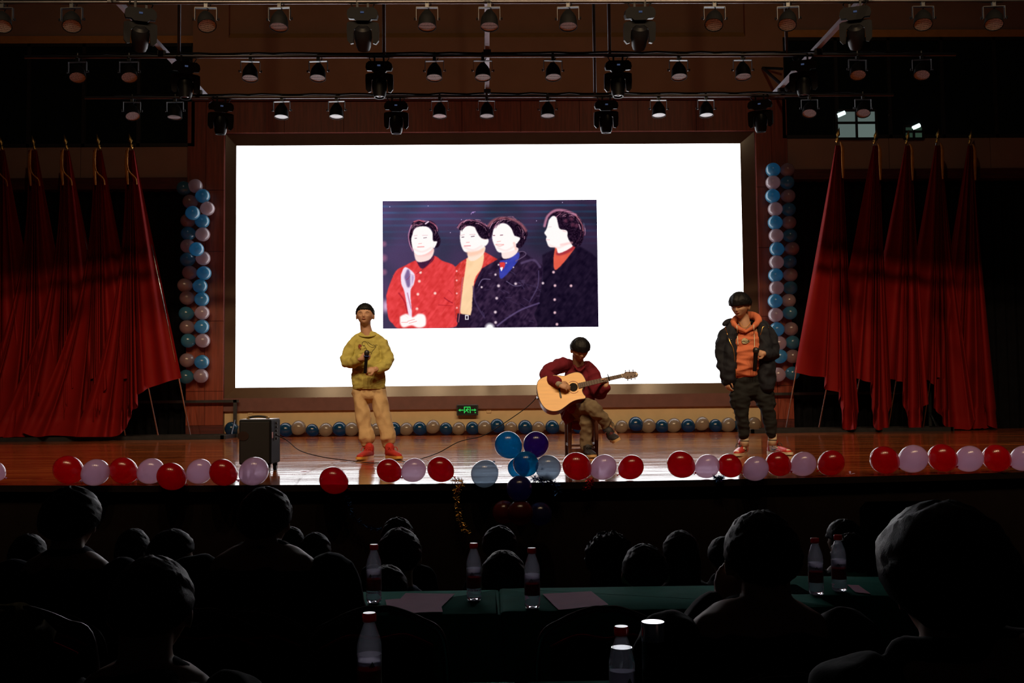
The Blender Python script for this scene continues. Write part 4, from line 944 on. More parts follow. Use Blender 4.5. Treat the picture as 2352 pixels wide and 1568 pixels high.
bm = bmesh.new(); tube(bm, spline(cp, 8), .0045, 6); o = obj('guitar_lead', bm, M['black_matte'], None, True); tag(o, 'thin black lead running from the speaker across the stage up to the guitar', 'cable')
bm = bmesh.new(); c = onz(699, 1081, ZS + .003); r_ = random.Random(2)
prism(bm, [(.05 * math.cos(t * PI / 4) * r_.uniform(.5, 1.2), .05 * math.sin(t * PI / 4) * r_.uniform(.5, 1.2)) for t in range(8)], 0, .002, lambda u, v, d: V((c.x + u, c.y + v, c.z + d)))
tag(obj('balloon_scrap', bm, LAT['red']), 'torn scrap of red balloon lying on the boards near the speaker', 'scrap')
bm = bmesh.new(); c = onz(1953, 1089, ZS + .012); r_ = random.Random(3)
for k in range(7):
    d = V((r_.gauss(0, 1), r_.gauss(0, 1), abs(r_.gauss(0, 1)))).normalized() * .03; quad(bm, [c, c + d + V((.008, 0, 0)), c + d * 1.3, c + d - V((.008, 0, 0))])
tag(obj('balloon_scrap', bm, LAT['pink']), 'small crumpled pink balloon scrap at the stage edge past the last red balloon', 'scrap')
# ================================================================ PEOPLE
def head_r(d):
    """radius of the head surface along unit direction d (x side, y forward, z up), in metres for a head .225 m high"""
    x, y, z = d
    ax, ay, az = .083, (.094 if y > 0 else .100), (.110 if z > 0 else .116)
    r = 1 / math.sqrt((x / ax) ** 2 + (y / ay) ** 2 + (z / az) ** 2)
    if z < 0:                                     # jaw narrows, nape pulls in
        k = min(1, -z) ** 1.4
        r *= 1 - .16 * k * abs(x) * 2.2 - (.28 * k if y < 0 else 0)
        if y > 0: r *= 1 + .05 * k * y
    def g(px, pz, sx, sz): return math.exp(-((x - px) / sx) ** 2 - ((z - pz) / sz) ** 2) if y > 0 else 0
    r += .019 * g(0, -.16, .10, .13) + .008 * g(0, .02, .07, .2)      # nose
    r -= .007 * (g(.34, .08, .16, .10) + g(-.34, .08, .16, .10))       # eye sockets
    r += .004 * (g(.3, .25, .3, .08) + g(-.3, .25, .3, .08))           # brow
    r += .006 * g(0, -.42, .20, .06) - .004 * g(0, -.52, .2, .05) + .007 * g(0, -.68, .22, .12)
    r += .004 * (g(.5, -.15, .2, .15) + g(-.5, -.15, .2, .15))
    return r
def frame(c, yaw=0, pitch=0, roll=0, s=1.0):
    """head frame: faces -Y (the hall) when yaw = 0; yaw > 0 turns to the picture's left... pitch > 0 nods down"""
    R = Matrix.Rotation(PI + yaw, 3, 'Z') @ Matrix.Rotation(-pitch, 3, 'X') @ Matrix.Rotation(roll, 3, 'Y')
    return (V(c), R, s)
def hp(fr, d, k=1.0, out=0.0):
    c, R, s = fr; d = V(d).normalized(); return c + R @ (d * (head_r(d) * k + out)) * s
def add_head(bm, fr, ears=True):
    g = bmesh.ops.create_uvsphere(bm, u_segments=56, v_segments=44, radius=1)['verts']
    for v in g: v.co = hp(fr, v.co)
    c, R, s = fr
    if ears:
        for sx in (-1, 1):
            p = c + R @ V((sx * .085, -.008, -.008)) * s
            ball(bm, p, (.010 * s, .020 * s, .032 * s), R @ Matrix.Rotation(sx * .35, 3, 'Z'))
def add_neck(bm, fr, base, r=.052):
    c, R, s = fr; limb(bm, [c + R @ V((0, -.03, -.03)) * s, c + R @ V((0, -.035, -.10)) * s, V(base)], [r * s, r * s, r * 1.15 * s])
def hair_mesh(fr, front, side, back, thick=.022, seed=0, tuft=.006, m=None, parent=None, sideburn=.3, part=0, name='hair', n=72):
    bm = bmesh.new(); g = bmesh.ops.create_uvsphere(bm, u_segments=n, v_segments=int(n * .8), radius=1)['verts']
    c, R, s = fr
    for v in g:
        d = v.co.normalized(); x, y, z = d
        az = math.atan2(abs(x), y)                # 0 front, pi back
        if az < .85: lim = front + .10 * noise.noise((x * 13 + seed, 3, seed)) + .04 * noise.noise((x * 34, 1, seed)) + part * x
        elif az < 1.35: lim = front + (side - front) * (az - .85) / .5
        elif az < 1.9: lim = side + (back - side) * (az - 1.35) / .55 * .5
        else: lim = back + (side - back) * .5 * max(0, 1 - (az - 1.9) / .5)
        k = (z - lim) / .10; k = max(0, min(1, k)); k = k * k * (3 - 2 * k)
        t = thick * (.45 + .55 * min(1, max(0, (z - lim) / .45))) * k - .012 * (1 - k)
        t += tuft * k * noise.noise((math.atan2(x, y) * 6 * (1 - .8 * max(0, z)) + seed, z * 2.2, seed)) + tuft * .6 * k * noise.noise((x * 14, y * 14, z * 5 + seed))
        v.co = hp(fr, d, 1.0, t)
    for f in bm.faces: f.smooth = True
    return obj(name, bm, m or M['hair'], parent, True, world=True)
def stroke3(fr, pts, r, name, m, parent, out=.001, flat=.6):
    P = [hp(fr, p, 1, out) for p in pts]; bm = bmesh.new(); n = len(P) - 1
    tube(bm, spline(P, 4), lerps([r * .4] + [r] * (n - 1) + [r * .4], 4) if n > 1 else r, 8, flat=flat)
    return obj(name, bm, m, parent, True, world=True)
def face(fr, parent, closed=False):
    for sx in (-1, 1):
        stroke3(fr, [(sx * .18, .9, .235), (sx * .36, .85, .28), (sx * .56, .75, .23)], .0032 * fr[2], 'eyebrow', M['hair'], parent)
        if closed: stroke3(fr, [(sx * .20, .9, .07), (sx * .34, .86, .045), (sx * .50, .8, .075)], .0030 * fr[2], 'closed_eye', M['eye'], parent, .0005)
        else: 
            stroke3(fr, [(sx * .20, .9, .085), (sx * .34, .86, .105), (sx * .50, .8, .085)], .0042 * fr[2], 'eye', M['eye'], parent, -.0005)
    stroke3(fr, [(-.20, .9, -.455), (-.07, .9, -.40), (0, .9, -.41), (.07, .9, -.40), (.20, .9, -.455)], .0036 * fr[2], 'mouth', M['lip'], parent, 0)
    stroke3(fr, [(-.15, .9, -.47), (0, .9, -.472), (.15, .9, -.47)], .0045 * fr[2], 'lower_lip', M['lip'], parent, 0)
    for sx in (-1, 1): stroke3(fr, [(sx * .05, .95, -.245), (sx * .11, .95, -.245)], .0028 * fr[2], 'nostril', M['lip'], parent, -.001)
def hand(bm, wrist, fwd, nrm, size=1.0, side=1, curl=(.5, .5, .5, .5), thumb=.5, spread=.12):
    """palm from the wrist along fwd, nrm out of the back of the hand, side = which side the thumb is on"""
    f = V(fwd).normalized(); n = V(nrm); n = (n - f * n.dot(f)).normalized(); s = n.cross(f) * side; w_ = V(wrist); z = size
    limb(bm, [w_ - f * .02 * z, w_ + f * .02 * z, w_ + f * .055 * z, w_ + f * .082 * z], [.026 * z, .034 * z, .041 * z, .036 * z], flat=[.75, .5, .42, .40], up=s, n=14)
    L_ = (.070, .078, .072, .056)
    for i in range(4):
        o = .028 - i * .0185; p = w_ + f * (.082 + (.0, .004, .001, -.008)[i]) * z + s * o * z
        dir_ = (f + s * (o * spread / .03)).normalized(); pts = [p - dir_ * .02 * z, p]; a = 0; q = p
        for k in range(3):
            a += curl[i] * (1.0, 1.1, .8)[k]; dd = dir_ * math.cos(a) - n * math.sin(a); q = q + dd * L_[i] * (.45, .32, .23)[k] * z; pts.append(q)
        limb(bm, pts, [.0095 * z, .0095 * z, .0088 * z, .008 * z, .0068 * z], n=8, sub=3)
    p = w_ + f * .025 * z + s * .026 * z; d0 = (f * .65 + s * .75 - n * .25 * thumb).normalized(); q1 = p + d0 * .038 * z
    d1 = (f * .85 + s * (.45 - .7 * thumb) - n * .6 * thumb).normalized(); q2 = q1 + d1 * .03 * z; d2 = (f * .8 + s * (.2 - .8 * thumb) - n * .7 * thumb).normalized()
    limb(bm, [p - d0 * .01 * z, p, q1, q2, q2 + d2 * .024 * z], [.013 * z, .013 * z, .0105 * z, .0095 * z, .008 * z], n=8, sub=3)
def shoe(name, heel, toe, h, w_, up, m_up, m_sole, parent, label=None, ankle=None, laces=None, hi=.085):
    """heel and toe: points on the ground under the shoe"""
    heel, toe = V(heel), V(toe); f = (toe - heel); Ln = f.length; f.normalize(); u = V(up); u = (u - f * u.dot(f)).normalized(); s = f.cross(u)
    def P(a, b, c_): return heel + f * (a * Ln) + s * b + u * c_
    bm = bmesh.new(); poly = []
    for k in range(22):
        t = 2 * PI * k / 22; a = .5 - .5 * math.cos(t); wd = w_ * (.40 + .13 * a - .12 * math.exp(-((a - .42) / .18) ** 2)); poly.append((a, wd * (1 if t < PI else -1) * abs(math.sin(t)) ** .55))
    prism(bm, poly, 0, .028, lambda a, b, d: P(a * 1.04 - .02, b * 1.06, d + .010 * max(0, (a - .75) / .25)))
    so = obj('sole', bm, m_sole, None, True, ang=50)
    bm = bmesh.new(); 
    limb(bm, [P(.10, 0, .05), P(.30, 0, .055), P(.55, 0, .052), P(.78, 0, .045), P(.90, 0, .042)], [w_ * .40, w_ * .43, w_ * .45, w_ * .45, w_ * .36], flat=[1.0, .95, .8, .62, .5], up=s, n=16)
    limb(bm, [P(.16, 0, .05), P(.19, 0, hi), P(.20, 0, hi + .03)], [w_ * .46, w_ * .50, w_ * .52], flat=1.1, up=s)
    for v in bm.verts:
        hh = (v.co - heel).dot(u)
        if hh < .024: v.co += u * (.024 - hh)
    r = fuse(name, bm, .006, m_up, parent, 4, world=True)
    so.parent = r
    if laces is not None:
        for i in range(5):
            a = .36 + i * .075; z = .112 - i * .011; bm = bmesh.new(); tube(bm, [P(a, -w_ * .26, z - .016), P(a + .015, 0, z + .004), P(a + .03, w_ * .26, z - .016)], .005, 6); obj('lace', bm, laces, r, True)
        bm = bmesh.new(); tube(bm, spline([P(.33, -.02, .118), P(.36, -.055, .12), P(.42, -.06, .085)], 4), .004, 6); tube(bm, spline([P(.33, .02, .118), P(.36, .055, .12), P(.42, .06, .085)], 4), .004, 6); obj('lace_bow', bm, laces, r, True)
    return r, P, s, u
SHIRT = mat('mustard_knit', (.46, .41, .115), .9, spec=.2, var=.08, scale=30, bump=.25, bscale=160)
CREAMP = mat('sand_sweatpants', (.56, .40, .22), .9, spec=.2, var=.07, bump=.15, bscale=90)
REDS = mat('red_knit_shoe', (.42, .018, .010), .8, var=.15, scale=40, bump=.3, bscale=200)
AMBER = mat('amber_sole', (.72, .38, .09), .5)

# ---------------------------------------------------------------- singer in mustard
DA = onz(842, 1051, ZS).y
print('singer A depth', DA)
def A(px, py, dy=0.0): return at(px, py, DA + dy)
pA = empty('person', A(850, 1052), 'boy in a mustard jumper and sand trousers, eyes shut, holding a microphone to his chest', 'person')
fa = frame(A(838.5, 725, -.02), yaw=-.03, pitch=-.06, s=1.12)
bm = bmesh.new(); add_head(bm, fa); add_neck(bm, fa, A(844, 770, .03), .055)
ball(bm, A(844, 787, .04), (.14, .07, .05))
limb(bm, [A(844, 785, .05), A(846, 840, .04), A(847, 895, .03)], [.15, .135, .14], flat=.6, up=(1, 0, 0))
# arms
eL, wL = A(797, 830, -.05), A(829, 822, -.24); eR, wR = A(887, 830, -.02), A(862, 847, -.24)
ball(bm, A(845, 770, .05), (.12, .06, .045))
limb(bm, [A(818, 788, .03), eL, wL], [.036, .036, .026]); limb(bm, [A(870, 788, .03), eR, wR], [.036, .036, .026])
hand(bm, A(828, 823, -.25), (.9, -.35, .25), (-.1, -.9, .3), .98, 1, (.95, .95, .95, .95), 1.0, .03)
hand(bm, A(862, 848, -.24), (-.92, -.25, -.12), (.2, -.8, .45), .98, 1, (.8, .85, .9, .95), .9, .03)
for hx, kx, ax, dy in (((828, 905), (832, 950), (842, 1020), 0), ((868, 905), (881, 950), (892, 1020), .02)):
    limb(bm, [A(*hx, .03), A(*kx, -.01), A(ax[0], ax[1], .03), A(ax[0], ax[1] + 16, .03)], [.075, .052, .038, .035])
bodyA = fuse('body', bm, .0062, M['skin'], pA, 3, world=True)
face(fa, pA, True)
hair_mesh(fa, .46, .12, -.30, .020, 3, .005, None, pA)
bm = bmesh.new()
limb(bm, [A(844, 774, .03), A(844, 800, .03), A(845, 840, .02), A(846, 868, .01)], [.125, .170, .176, .182], flat=[.55, .62, .66, .68], up=(1, 0, 0), n=24)
limb(bm, [A(825, 777, .03), A(809, 795, .02), A(796, 829, -.03), A(812, 832, -.13), A(828, 823, -.215)], [.055, .070, .066, .058, .046], n=18)
limb(bm, [A(864, 777, .03), A(880, 795, .03), A(890, 828, -.01), A(880, 842, -.13), A(865, 847, -.205)], [.055, .070, .066, .058, .046], n=18)
tube(bm, [A(846, 850, .01), A(847, 872, .01), A(847, 891, .01)], [.180, .182, .182], 28, flat=.68, up=(1, 0, 0))
swe = fuse('sweater', bm, .0075, SHIRT, pA, 5, wr=.016, wscale=8, seed=2, world=True, wstretch=(1, 1, 1.3))
bm = bmesh.new(); cc = A(844.5, 763, .02); R_ = []
for k in range(25):
    t = 2 * PI * k / 24; R_.append(cc + V((.098 * math.cos(t), .068 * math.sin(t) - .008, -.022 + .030 * math.sin(t))))
tube(bm, R_, .012, 8); obj('neckband', bm, SHIRT, swe, True)
bm = bmesh.new(); tube(bm, [A(847, 880, .01), A(847, 893, .01)], [.186, .180], 32, flat=.68, up=(1, 0, 0)); obj('hem_band', bm, SHIRT, swe, True, ang=50)
INK = mat('ink_thread', (.02, .012, .012), .8); RUST = mat('rust_flower', (.22, .035, .02), .8)
def onshirt(px, py): 
    """point on the sweater's front seen at this pixel"""
    d = ray(px, py).normalized(); ok, loc, nor, fi = swe.ray_cast(CAM, d)
    return (loc - d * .002) if ok else A(px, py, -.13)
def zp(zx, zy): return onshirt(780 + zx / 7.469, 690 + zy / 7.467)
bpy.context.view_layer.update()
def ink(name, pts, m=INK, r=.0022):
    bm = bmesh.new(); tube(bm, spline([zp(*p) for p in pts], 3), r, 5); obj(name, bm, m, swe)
ink('embroidered_outline', [(388, 765), (384, 735), (400, 712), (430, 700), (460, 712), (490, 760), (530, 795), (570, 800), (630, 785), (590, 835), (555, 875), (550, 900), (535, 920)])
ink('embroidered_outline', [(390, 770), (410, 768), (440, 762)]); ink('embroidered_outline', [(398, 782), (430, 778), (440, 800), (465, 838)]); ink('embroidered_outline', [(420, 812), (432, 820)]); ink('embroidered_outline', [(505, 890), (522, 880), (540, 892)])
ink('embroidered_letters', [(480, 706), (500, 725), (515, 735), (530, 748), (545, 752), (560, 765), (580, 760), (600, 768), (625, 762), (650, 764)]); 
for q in ((438, 722),): ink('embroidered_eye', [(q[0] - 3, q[1]), (q[0] + 3, q[1])], INK, .0035)
bm = bmesh.new(); fl = [(378, 790), (378, 760), (350, 748), (320, 755), (338, 770), (308, 775), (330, 788), (310, 805), (335, 803), (318, 832), (348, 815), (345, 842), (365, 835)]
bm.faces.new([bm.verts.new(zp(*q) + V((0, -.004, 0))) for q in fl]); obj('embroidered_flower', bm, RUST, swe)
bm = bmesh.new()
limb(bm, [A(847, 885, .02), A(847, 905, .02)], [.155, .155], flat=.68, up=(1, 0, 0), n=22)
limb(bm, [A(828, 900, .02), A(831, 945, .0), A(838, 985, .0), A(842, 1004, .0), A(842, 1016, .01)], [.092, .080, .076, .084, .058], n=20)
limb(bm, [A(867, 900, .02), A(877, 945, -.01), A(887, 985, -.01), A(891, 1004, 0), A(892, 1018, .01)], [.092, .080, .076, .086, .060], n=20)
fuse('trousers', bm, .0075, CREAMP, pA, 5, wr=.018, wscale=7, seed=9, world=True, wstretch=(1.2, 1, .8))
shoe('shoe', onz(853, 1051, ZS) + V((0, .06, 0)), onz(826, 1056, ZS) + V((0, -.10, 0)), 0, .105, (0, 0, 1), REDS, AMBER, pA, laces=REDS)
shoe('shoe', onz(888, 1051, ZS) + V((0, .06, 0)), onz(921, 1054, ZS) + V((0, -.10, 0)), 0, .105, (0, 0, 1), REDS, AMBER, pA, laces=REDS)
def mic(top, bot, label, collar=True, r=.018):
    top, bot = V(top), V(bot); d = (top - bot).normalized(); e = empty('microphone', bot, label, 'microphone')
    Mx = Matrix.Translation(bot) @ V((0, 0, 1)).rotation_difference(d).to_matrix().to_4x4(); L_ = (top - bot).length
    bm = bmesh.new(); lathe(bm, [(r * .8, 0), (r, .01), (r * .95, L_ * .35), (r * 1.1, L_ * .72), (r * 1.15, L_ * .75)], 16, Mx); obj('handle', bm, M['black_plastic'], e, True, world=True, ang=50)
    bm = bmesh.new(); lathe(bm, [(r * 1.1, L_ * .75), (r * 1.5, L_ * .80), (r * 1.6, L_ * .88), (r * 1.3, L_ * .96), (.001, L_)], 16, Mx); obj('grille', bm, M['steel_dull'], e, True, world=True)
    if collar: bm = bmesh.new(); lathe(bm, [(r * 1.2, L_ * .70), (r * 1.9, L_ * .715), (r * 1.9, L_ * .735), (r * 1.2, L_ * .75)], 16, Mx); obj('collar_ring', bm, mat('blue_ring', (.02, .04, .2), .4), e, True, world=True)
mic(A(843, 803, -.31), A(838.5, 857, -.29), 'black microphone with a blue ring, gripped against the mustard jumper')

# ---------------------------------------------------------------- singer in the orange hoodie
DB = onz(1725, 1045, ZS).y
print('singer B depth', DB)
def B(px, py, dy=0.0): return at(px, py, DB + dy)
HOOD = mat('orange_fleece', (.60, .17, .085), .9, spec=.2, var=.08, bump=.2, bscale=120)
JKT = mat('black_parka', (.010, .012, .020), .8, spec=.3, var=.2, bump=.15, bscale=80)
BPANT = mat('black_cargo_cloth', (.009, .010, .011), .85, spec=.3, var=.2, bump=.15, bscale=80)
pB = empty('person', B(1740, 1045), 'boy in an orange hoodie and open black parka, standing by the screen edge', 'person')
fb = frame(B(1700, 703.5, -.03), yaw=-.62, pitch=.28, s=1.14)
bm = bmesh.new(); add_head(bm, fb); add_neck(bm, fb, B(1711, 752, .03), .055)
ball(bm, B(1713, 765, .04), (.17, .08, .06))
limb(bm, [B(1714, 765, .05), B(1716, 820, .04), B(1722, 880, .03)], [.16, .14, .14], flat=.6, up=(1, 0, 0))
limb(bm, [B(1675, 765, .03), B(1658, 818, .03), B(1668, 872, -.03)], [.05, .045, .028]); limb(bm, [B(1756, 765, .03), B(1772, 812, .0), B(1754, 812, -.20)], [.05, .045, .028])
hand(bm, B(1669, 871, -.03), (.08, -.15, -1), (-.8, -.5, 0), 1.0, 1, (.45, .5, .55, .6), .5)
hand(bm, B(1757, 812, -.19), (-.95, -.3, .06), (.1, -.9, .3), 1.0, 1, (.9, .9, .9, .9), 1.0, .03)
for h_, k_, a_ in (((1702, 890), (1705, 945), (1709, 1005)), ((1743, 890), (1762, 945), (1774, 1002))):
    limb(bm, [B(*h_, .03), B(*k_, -.01), B(*a_, .03), B(a_[0], a_[1] + 9, .03)], [.08, .055, .040, .037])
fuse('body', bm, .0062, M['skin'], pB, 3, world=True)
face(fb, pB)
hair_mesh(fb, .17, .06, -.30, .034, 7, .006, None, pB)
bm = bmesh.new()
limb(bm, [B(1714, 774, .02), B(1713, 800, -.01), B(1711, 835, -.02), B(1711, 852, -.02)], [.15, .165, .16, .15], flat=[.62, .66, .7, .66], up=(1, 0, 0), n=22)
hd = fuse('hoodie', bm, .0075, HOOD, pB, 4, wr=.022, wscale=6, seed=4, world=True, wstretch=(.6, 1, 2.2))
bm = bmesh.new()
limb(bm, [B(1712, 761, -.105), B(1696, 753, -.08), B(1684, 741, .0), B(1699, 728, .10), B(1728, 725, .12), B(1742, 735, .04), B(1731, 750, -.05), B(1712, 762, -.105)], [.016, .024, .032, .042, .046, .040, .026, .016], n=14)
fuse('hood', bm, .0075, HOOD, hd, 4, wr=.006, wscale=12)
def oncloth(o, px, py, DD, dy=-.14, off=.004):
    d = ray(px, py).normalized(); ok, loc, nor, fi = o.ray_cast(CAM, d); return (loc - d * off) if ok else at(px, py, DD + dy)
bpy.context.view_layer.update()
WHC = mat('white_cord', (.75, .66, .5), .8); TAUPE = mat('cap_badge', (.42, .38, .24), .7); 
for pts in (((1692, 747), (1693, 757), (1693.5, 766), (1694, 778), (1695, 791)), ((1731, 745), (1731.5, 756), (1732, 766), (1733, 780), (1733, 797))):
    bm = bmesh.new(); tube(bm, spline([B(*p, -.155) if k_ < 2 else oncloth(hd, *p, DB, off=.010) for k_, p in enumerate(pts)], 4), .0045, 6); obj('drawstring', bm, WHC, hd)
bm = bmesh.new(); cz = [(1703.5, 786), (1703.5, 781), (1706, 777), (1711, 775.5), (1716, 777), (1718.5, 781), (1720, 782), (1724, 781), (1721.5, 784), (1718, 787), (1713, 789), (1707, 789)]
bm.faces.new([bm.verts.new(oncloth(hd, *q, DB, off=.010)) for q in cz]); obj('chest_emblem', bm, TAUPE, hd)
bm = bmesh.new(); tube(bm, spline([oncloth(hd, *q, DB, off=.013) for q in ((1703, 785), (1708, 783), (1713, 785), (1720, 784))], 3), .002, 5); tube(bm, [oncloth(hd, *q, DB, off=.013) for q in ((1719, 781.5), (1720.5, 783))], .003, 5); obj('emblem_line', bm, INK, hd)
bm = bmesh.new(); tube(bm, spline([B(1698, 738, -.03), B(1701, 745, -.055), B(1706, 750, -.07), B(1711, 752, -.075), B(1718, 748, -.06), B(1724, 739, -.03)], 4), .003, 6); obj('neck_chain', bm, M['gold'], pB, world=True)
# parka: two front panels, back, sleeves
bm = bmesh.new()
limb(bm, [B(1680, 758, .02), B(1676, 800, .0), B(1675, 845, .0), B(1674, 872, .0)], [.065, .085, .088, .080], flat=1.3, up=(1, 0, 0), n=18)
limb(bm, [B(1750, 754, .02), B(1754, 800, .0), B(1756, 850, .0), B(1757, 884, .0)], [.07, .098, .11, .10], flat=1.2, up=(1, 0, 0), n=18)
limb(bm, [B(1714, 765, .10), B(1716, 820, .11), B(1718, 875, .11)], [.17, .19, .20], flat=.35, up=(1, 0, 0), n=20)
limb(bm, [B(1678, 755, .02), B(1664, 775, .02), B(1656, 818, .01), B(1663, 850, -.01), B(1668, 868, -.02)], [.06, .07, .064, .056, .048], n=18)
limb(bm, [B(1751, 752, .02), B(1766, 770, .02), B(1775, 808, .0), B(1768, 815, -.10), B(1759, 813, -.165)], [.065, .075, .068, .062, .052], n=18)
pk = fuse('parka', bm, .0085, JKT, pB, 5, wr=.020, wscale=8, seed=11, world=True)
bm = bmesh.new(); limb(bm, [B(1664, 744, -.04), B(1676, 738, .06), B(1712, 738, .16), B(1750, 740, .08), B(1764, 750, -.02)], [.028, .036, .042, .036, .03], n=12); fuse('parka_hood', bm, .009, JKT, pk, 4)
bpy.context.view_layer.update()
for pts in (((1665, 749), (1670, 765), (1677, 785), (1684, 800), (1687, 820), (1690, 853), (1691, 868)), ((1766, 752), (1753, 750), (1748, 765), (1740, 780), (1735, 792))):
    bm = bmesh.new(); tube(bm, spline([oncloth(pk, *p, DB, -.10) for p in pts], 4), .0035, 6); obj('zip', bm, M['gold'], pk)
for p in ((1680, 780), (1742, 786)):
    bm = bmesh.new(); ball(bm, oncloth(pk, *p, DB, -.10), .008, seg=8); obj('snap_button', bm, M['steel'], pk)
bm = bmesh.new()
limb(bm, [B(1716, 868, .02), B(1722, 895, .02)], [.165, .165], flat=.7, up=(1, 0, 0), n=20)
limb(bm, [B(1702, 890, .01), B(1702, 915, -.0), B(1703, 945, -.01), B(1707, 975, .0), B(1708, 998, .01)], [.098, .098, .070, .060, .050], n=18)
limb(bm, [B(1742, 890, .01), B(1752, 915, .0), B(1763, 945, -.01), B(1770, 975, .0), B(1773, 996, .01)], [.095, .090, .072, .062, .050], n=18)
limb(bm, [B(1686, 905, .0), B(1688, 930, .0)], [.05, .045]); limb(bm, [B(1768, 905, .0), B(1772, 930, .0)], [.05, .045])
fuse('cargo_trousers', bm, .008, BPANT, pB, 4, wr=.015, wscale=8, seed=5, world=True, wstretch=(.7, 1, 1.6))
SOCK = mat('cream_sock', (.6, .5, .36), .9); SOCKB = mat('sock_band', (.02, .02, .02), .9)
for (x, y) in ((1710, 1003), (1774, 1001)):
    bm = bmesh.new(); tube(bm, [B(x, y - 4, .03), B(x, y + 22, .03)], .047, 16); so = obj('sock', bm, SOCK, pB, True, world=True)
    for k in range(4):
        bm = bmesh.new(); xx = x - 7 + k * 4.4; tube(bm, [B(xx, y - 1, -.022 + .03 * abs(k - 1.5) / 1.5), B(xx, y + 5, -.022 + .03 * abs(k - 1.5) / 1.5)], .007, 4); obj('sock_letter', bm, SOCKB, so)
    bm = bmesh.new(); tube(bm, [B(x, y + 8, .03), B(x, y + 10, .03)], .049, 16); obj('sock_stripe', bm, SOCKB, so)
WHS = mat('off_white_sole', (.72, .62, .45), .5); RSH = mat('red_leather', (.50, .03, .02), .45); WL = mat('cream_leather', (.72, .62, .48), .45); BLK = mat('black_lace', (.01, .01, .01), .5)
def sneaker(heel, toe):
    r, P, s, u = shoe('shoe', heel, toe, 0, .108, (0, 0, 1), RSH, WHS, pB, laces=BLK, hi=.10)
    bpy.context.view_layer.update()
    side = 1 if (P(.5, .1, .05) - P(.5, -.1, .05)).y < 0 else -1
    def S(a, z):                              # a point on the outer skin of the shoe's side
        o_ = P(a, side * .2, z); d = (P(a, 0, z) - o_).normalized(); ok, loc, nor, fi = r.ray_cast(o_, d); return loc - d * .003 if ok else P(a, side * .05, z)
    bm = bmesh.new(); bm.faces.new([bm.verts.new(S(a, z)) for a, z in ((.22, .035), (.60, .032), (.70, .05), (.60, .075), (.42, .095), (.22, .10))]); obj('side_panel', bm, WL, r)
    bm = bmesh.new(); bm.faces.new([bm.verts.new(S(a, z) + (S(a, z) - P(a, 0, z)).normalized() * .003) for a, z in ((.62, .072), (.42, .042), (.34, .046), (.31, .062), (.33, .078), (.35, .060), (.42, .056))]); obj('curved_tick', bm, BLK, r)
    bm = bmesh.new(); limb(bm, [P(.78, 0, .055), P(.9, 0, .048)], [.036, .030], flat=.5, up=s); obj('toe_cap', bm, WL, r, True)
sneaker(onz(1716, 1043, ZS) + V((0, .08, 0)), onz(1686, 1048, ZS) + V((0, -.09, 0))); sneaker(onz(1770, 1042, ZS) + V((0, .08, 0)), onz(1811, 1045, ZS) + V((0, -.09, 0)))
mic(B(1737, 797, -.25), B(1733, 852, -.20), 'black microphone held low at the waist against the orange hoodie', False, .022)

# ---------------------------------------------------------------- guitarist on a chair
DG = 11.63
def G(px, py, dy=0.0): return at(px, py, DG + dy)
pC = empty('person', G(1340, 1046), 'boy in a maroon jumper seated with crossed legs, bent over an acoustic guitar', 'person')
MAR = mat('maroon_knit', (.15, .012, .024), .9, spec=.2, var=.1, bump=.2, bscale=120); OLIVE = mat('olive_chinos', (.17, .13, .085), .9, spec=.2, var=.1, bump=.12, bscale=80)
fg = frame(G(1332, 804, -.10), yaw=.20, pitch=.55, s=1.10)
bm = bmesh.new(); add_head(bm, fg); add_neck(bm, fg, G(1331, 852, .06), .055)
ball(bm, G(1330, 860, .06), (.16, .08, .06)); limb(bm, [G(1330, 860, .07), G(1331, 910, .10), G(1332, 945, .12)], [.15, .14, .15], flat=.65, up=(1, 0, 0))
limb(bm, [G(1300, 845, .04), G(1252, 862, -.10), G(1284, 882, -.40)], [.048, .042, .027]); limb(bm, [G(1358, 848, .04), G(1374, 905, -.12), G(1392, 886, -.30)], [.048, .042, .027])
hand(bm, G(1283, 882, -.40), (.82, -.18, -.28), (.25, -.9, .35), .98, 1, (.45, .5, .5, .5), .6)
hand(bm, G(1393, 891, -.28), (-.35, .12, .9), (.55, .75, 0), .95, 1, (.75, .75, .8, .85), .7, .12)
limb(bm, [G(1318, 948, .10), G(1358, 935, -.38), G(1406, 992, -.28), G(1411, 1001, -.26)], [.08, .058, .040, .036])
limb(bm, [G(1342, 952, .10), G(1349, 962, -.25), G(1348, 985, -.26), G(1347, 1030, -.24), G(1346, 1040, -.24)], [.075, .052, .042, .036, .034])
fuse('body', bm, .0062, M['skin'], pC, 3, world=True)
face(fg, pC)
hair_mesh(fg, .16, .05, -.35, .026, 12, .005, None, pC)
bm = bmesh.new()
limb(bm, [G(1331, 848, .05), G(1330, 868, .06), G(1331, 905, .08), G(1330, 940, .10), G(1326, 958, .10)], [.12, .165, .170, .185, .19], flat=.68, up=(1, 0, 0), n=22)
limb(bm, [G(1308, 838, .04), G(1290, 838, .02), G(1253, 858, -.10), G(1266, 872, -.25), G(1282, 880, -.365)], [.062, .078, .072, .062, .050], n=18)
limb(bm, [G(1348, 842, .04), G(1362, 862, .02), G(1374, 900, -.10), G(1384, 896, -.20), G(1392, 889, -.27)], [.062, .078, .072, .058, .046], n=18)
limb(bm, [G(1312, 940, -.08), G(1306, 958, -.06), G(1303, 968, -.04)], [.07, .06, .04], flat=.5, up=(1, 0, 0)); limb(bm, [G(1318, 935, -.12), G(1345, 925, -.18)], [.07, .05])
fuse('jumper', bm, .0075, MAR, pC, 6, wr=.018, wscale=8, seed=21, world=True)
bm = bmesh.new(); tube(bm, spline([G(1318, 838, -.06), G(1331, 852, -.08), G(1346, 838, -.06)], 5), .012, 8); obj('neckband', bm, MAR, pC, True, world=True)
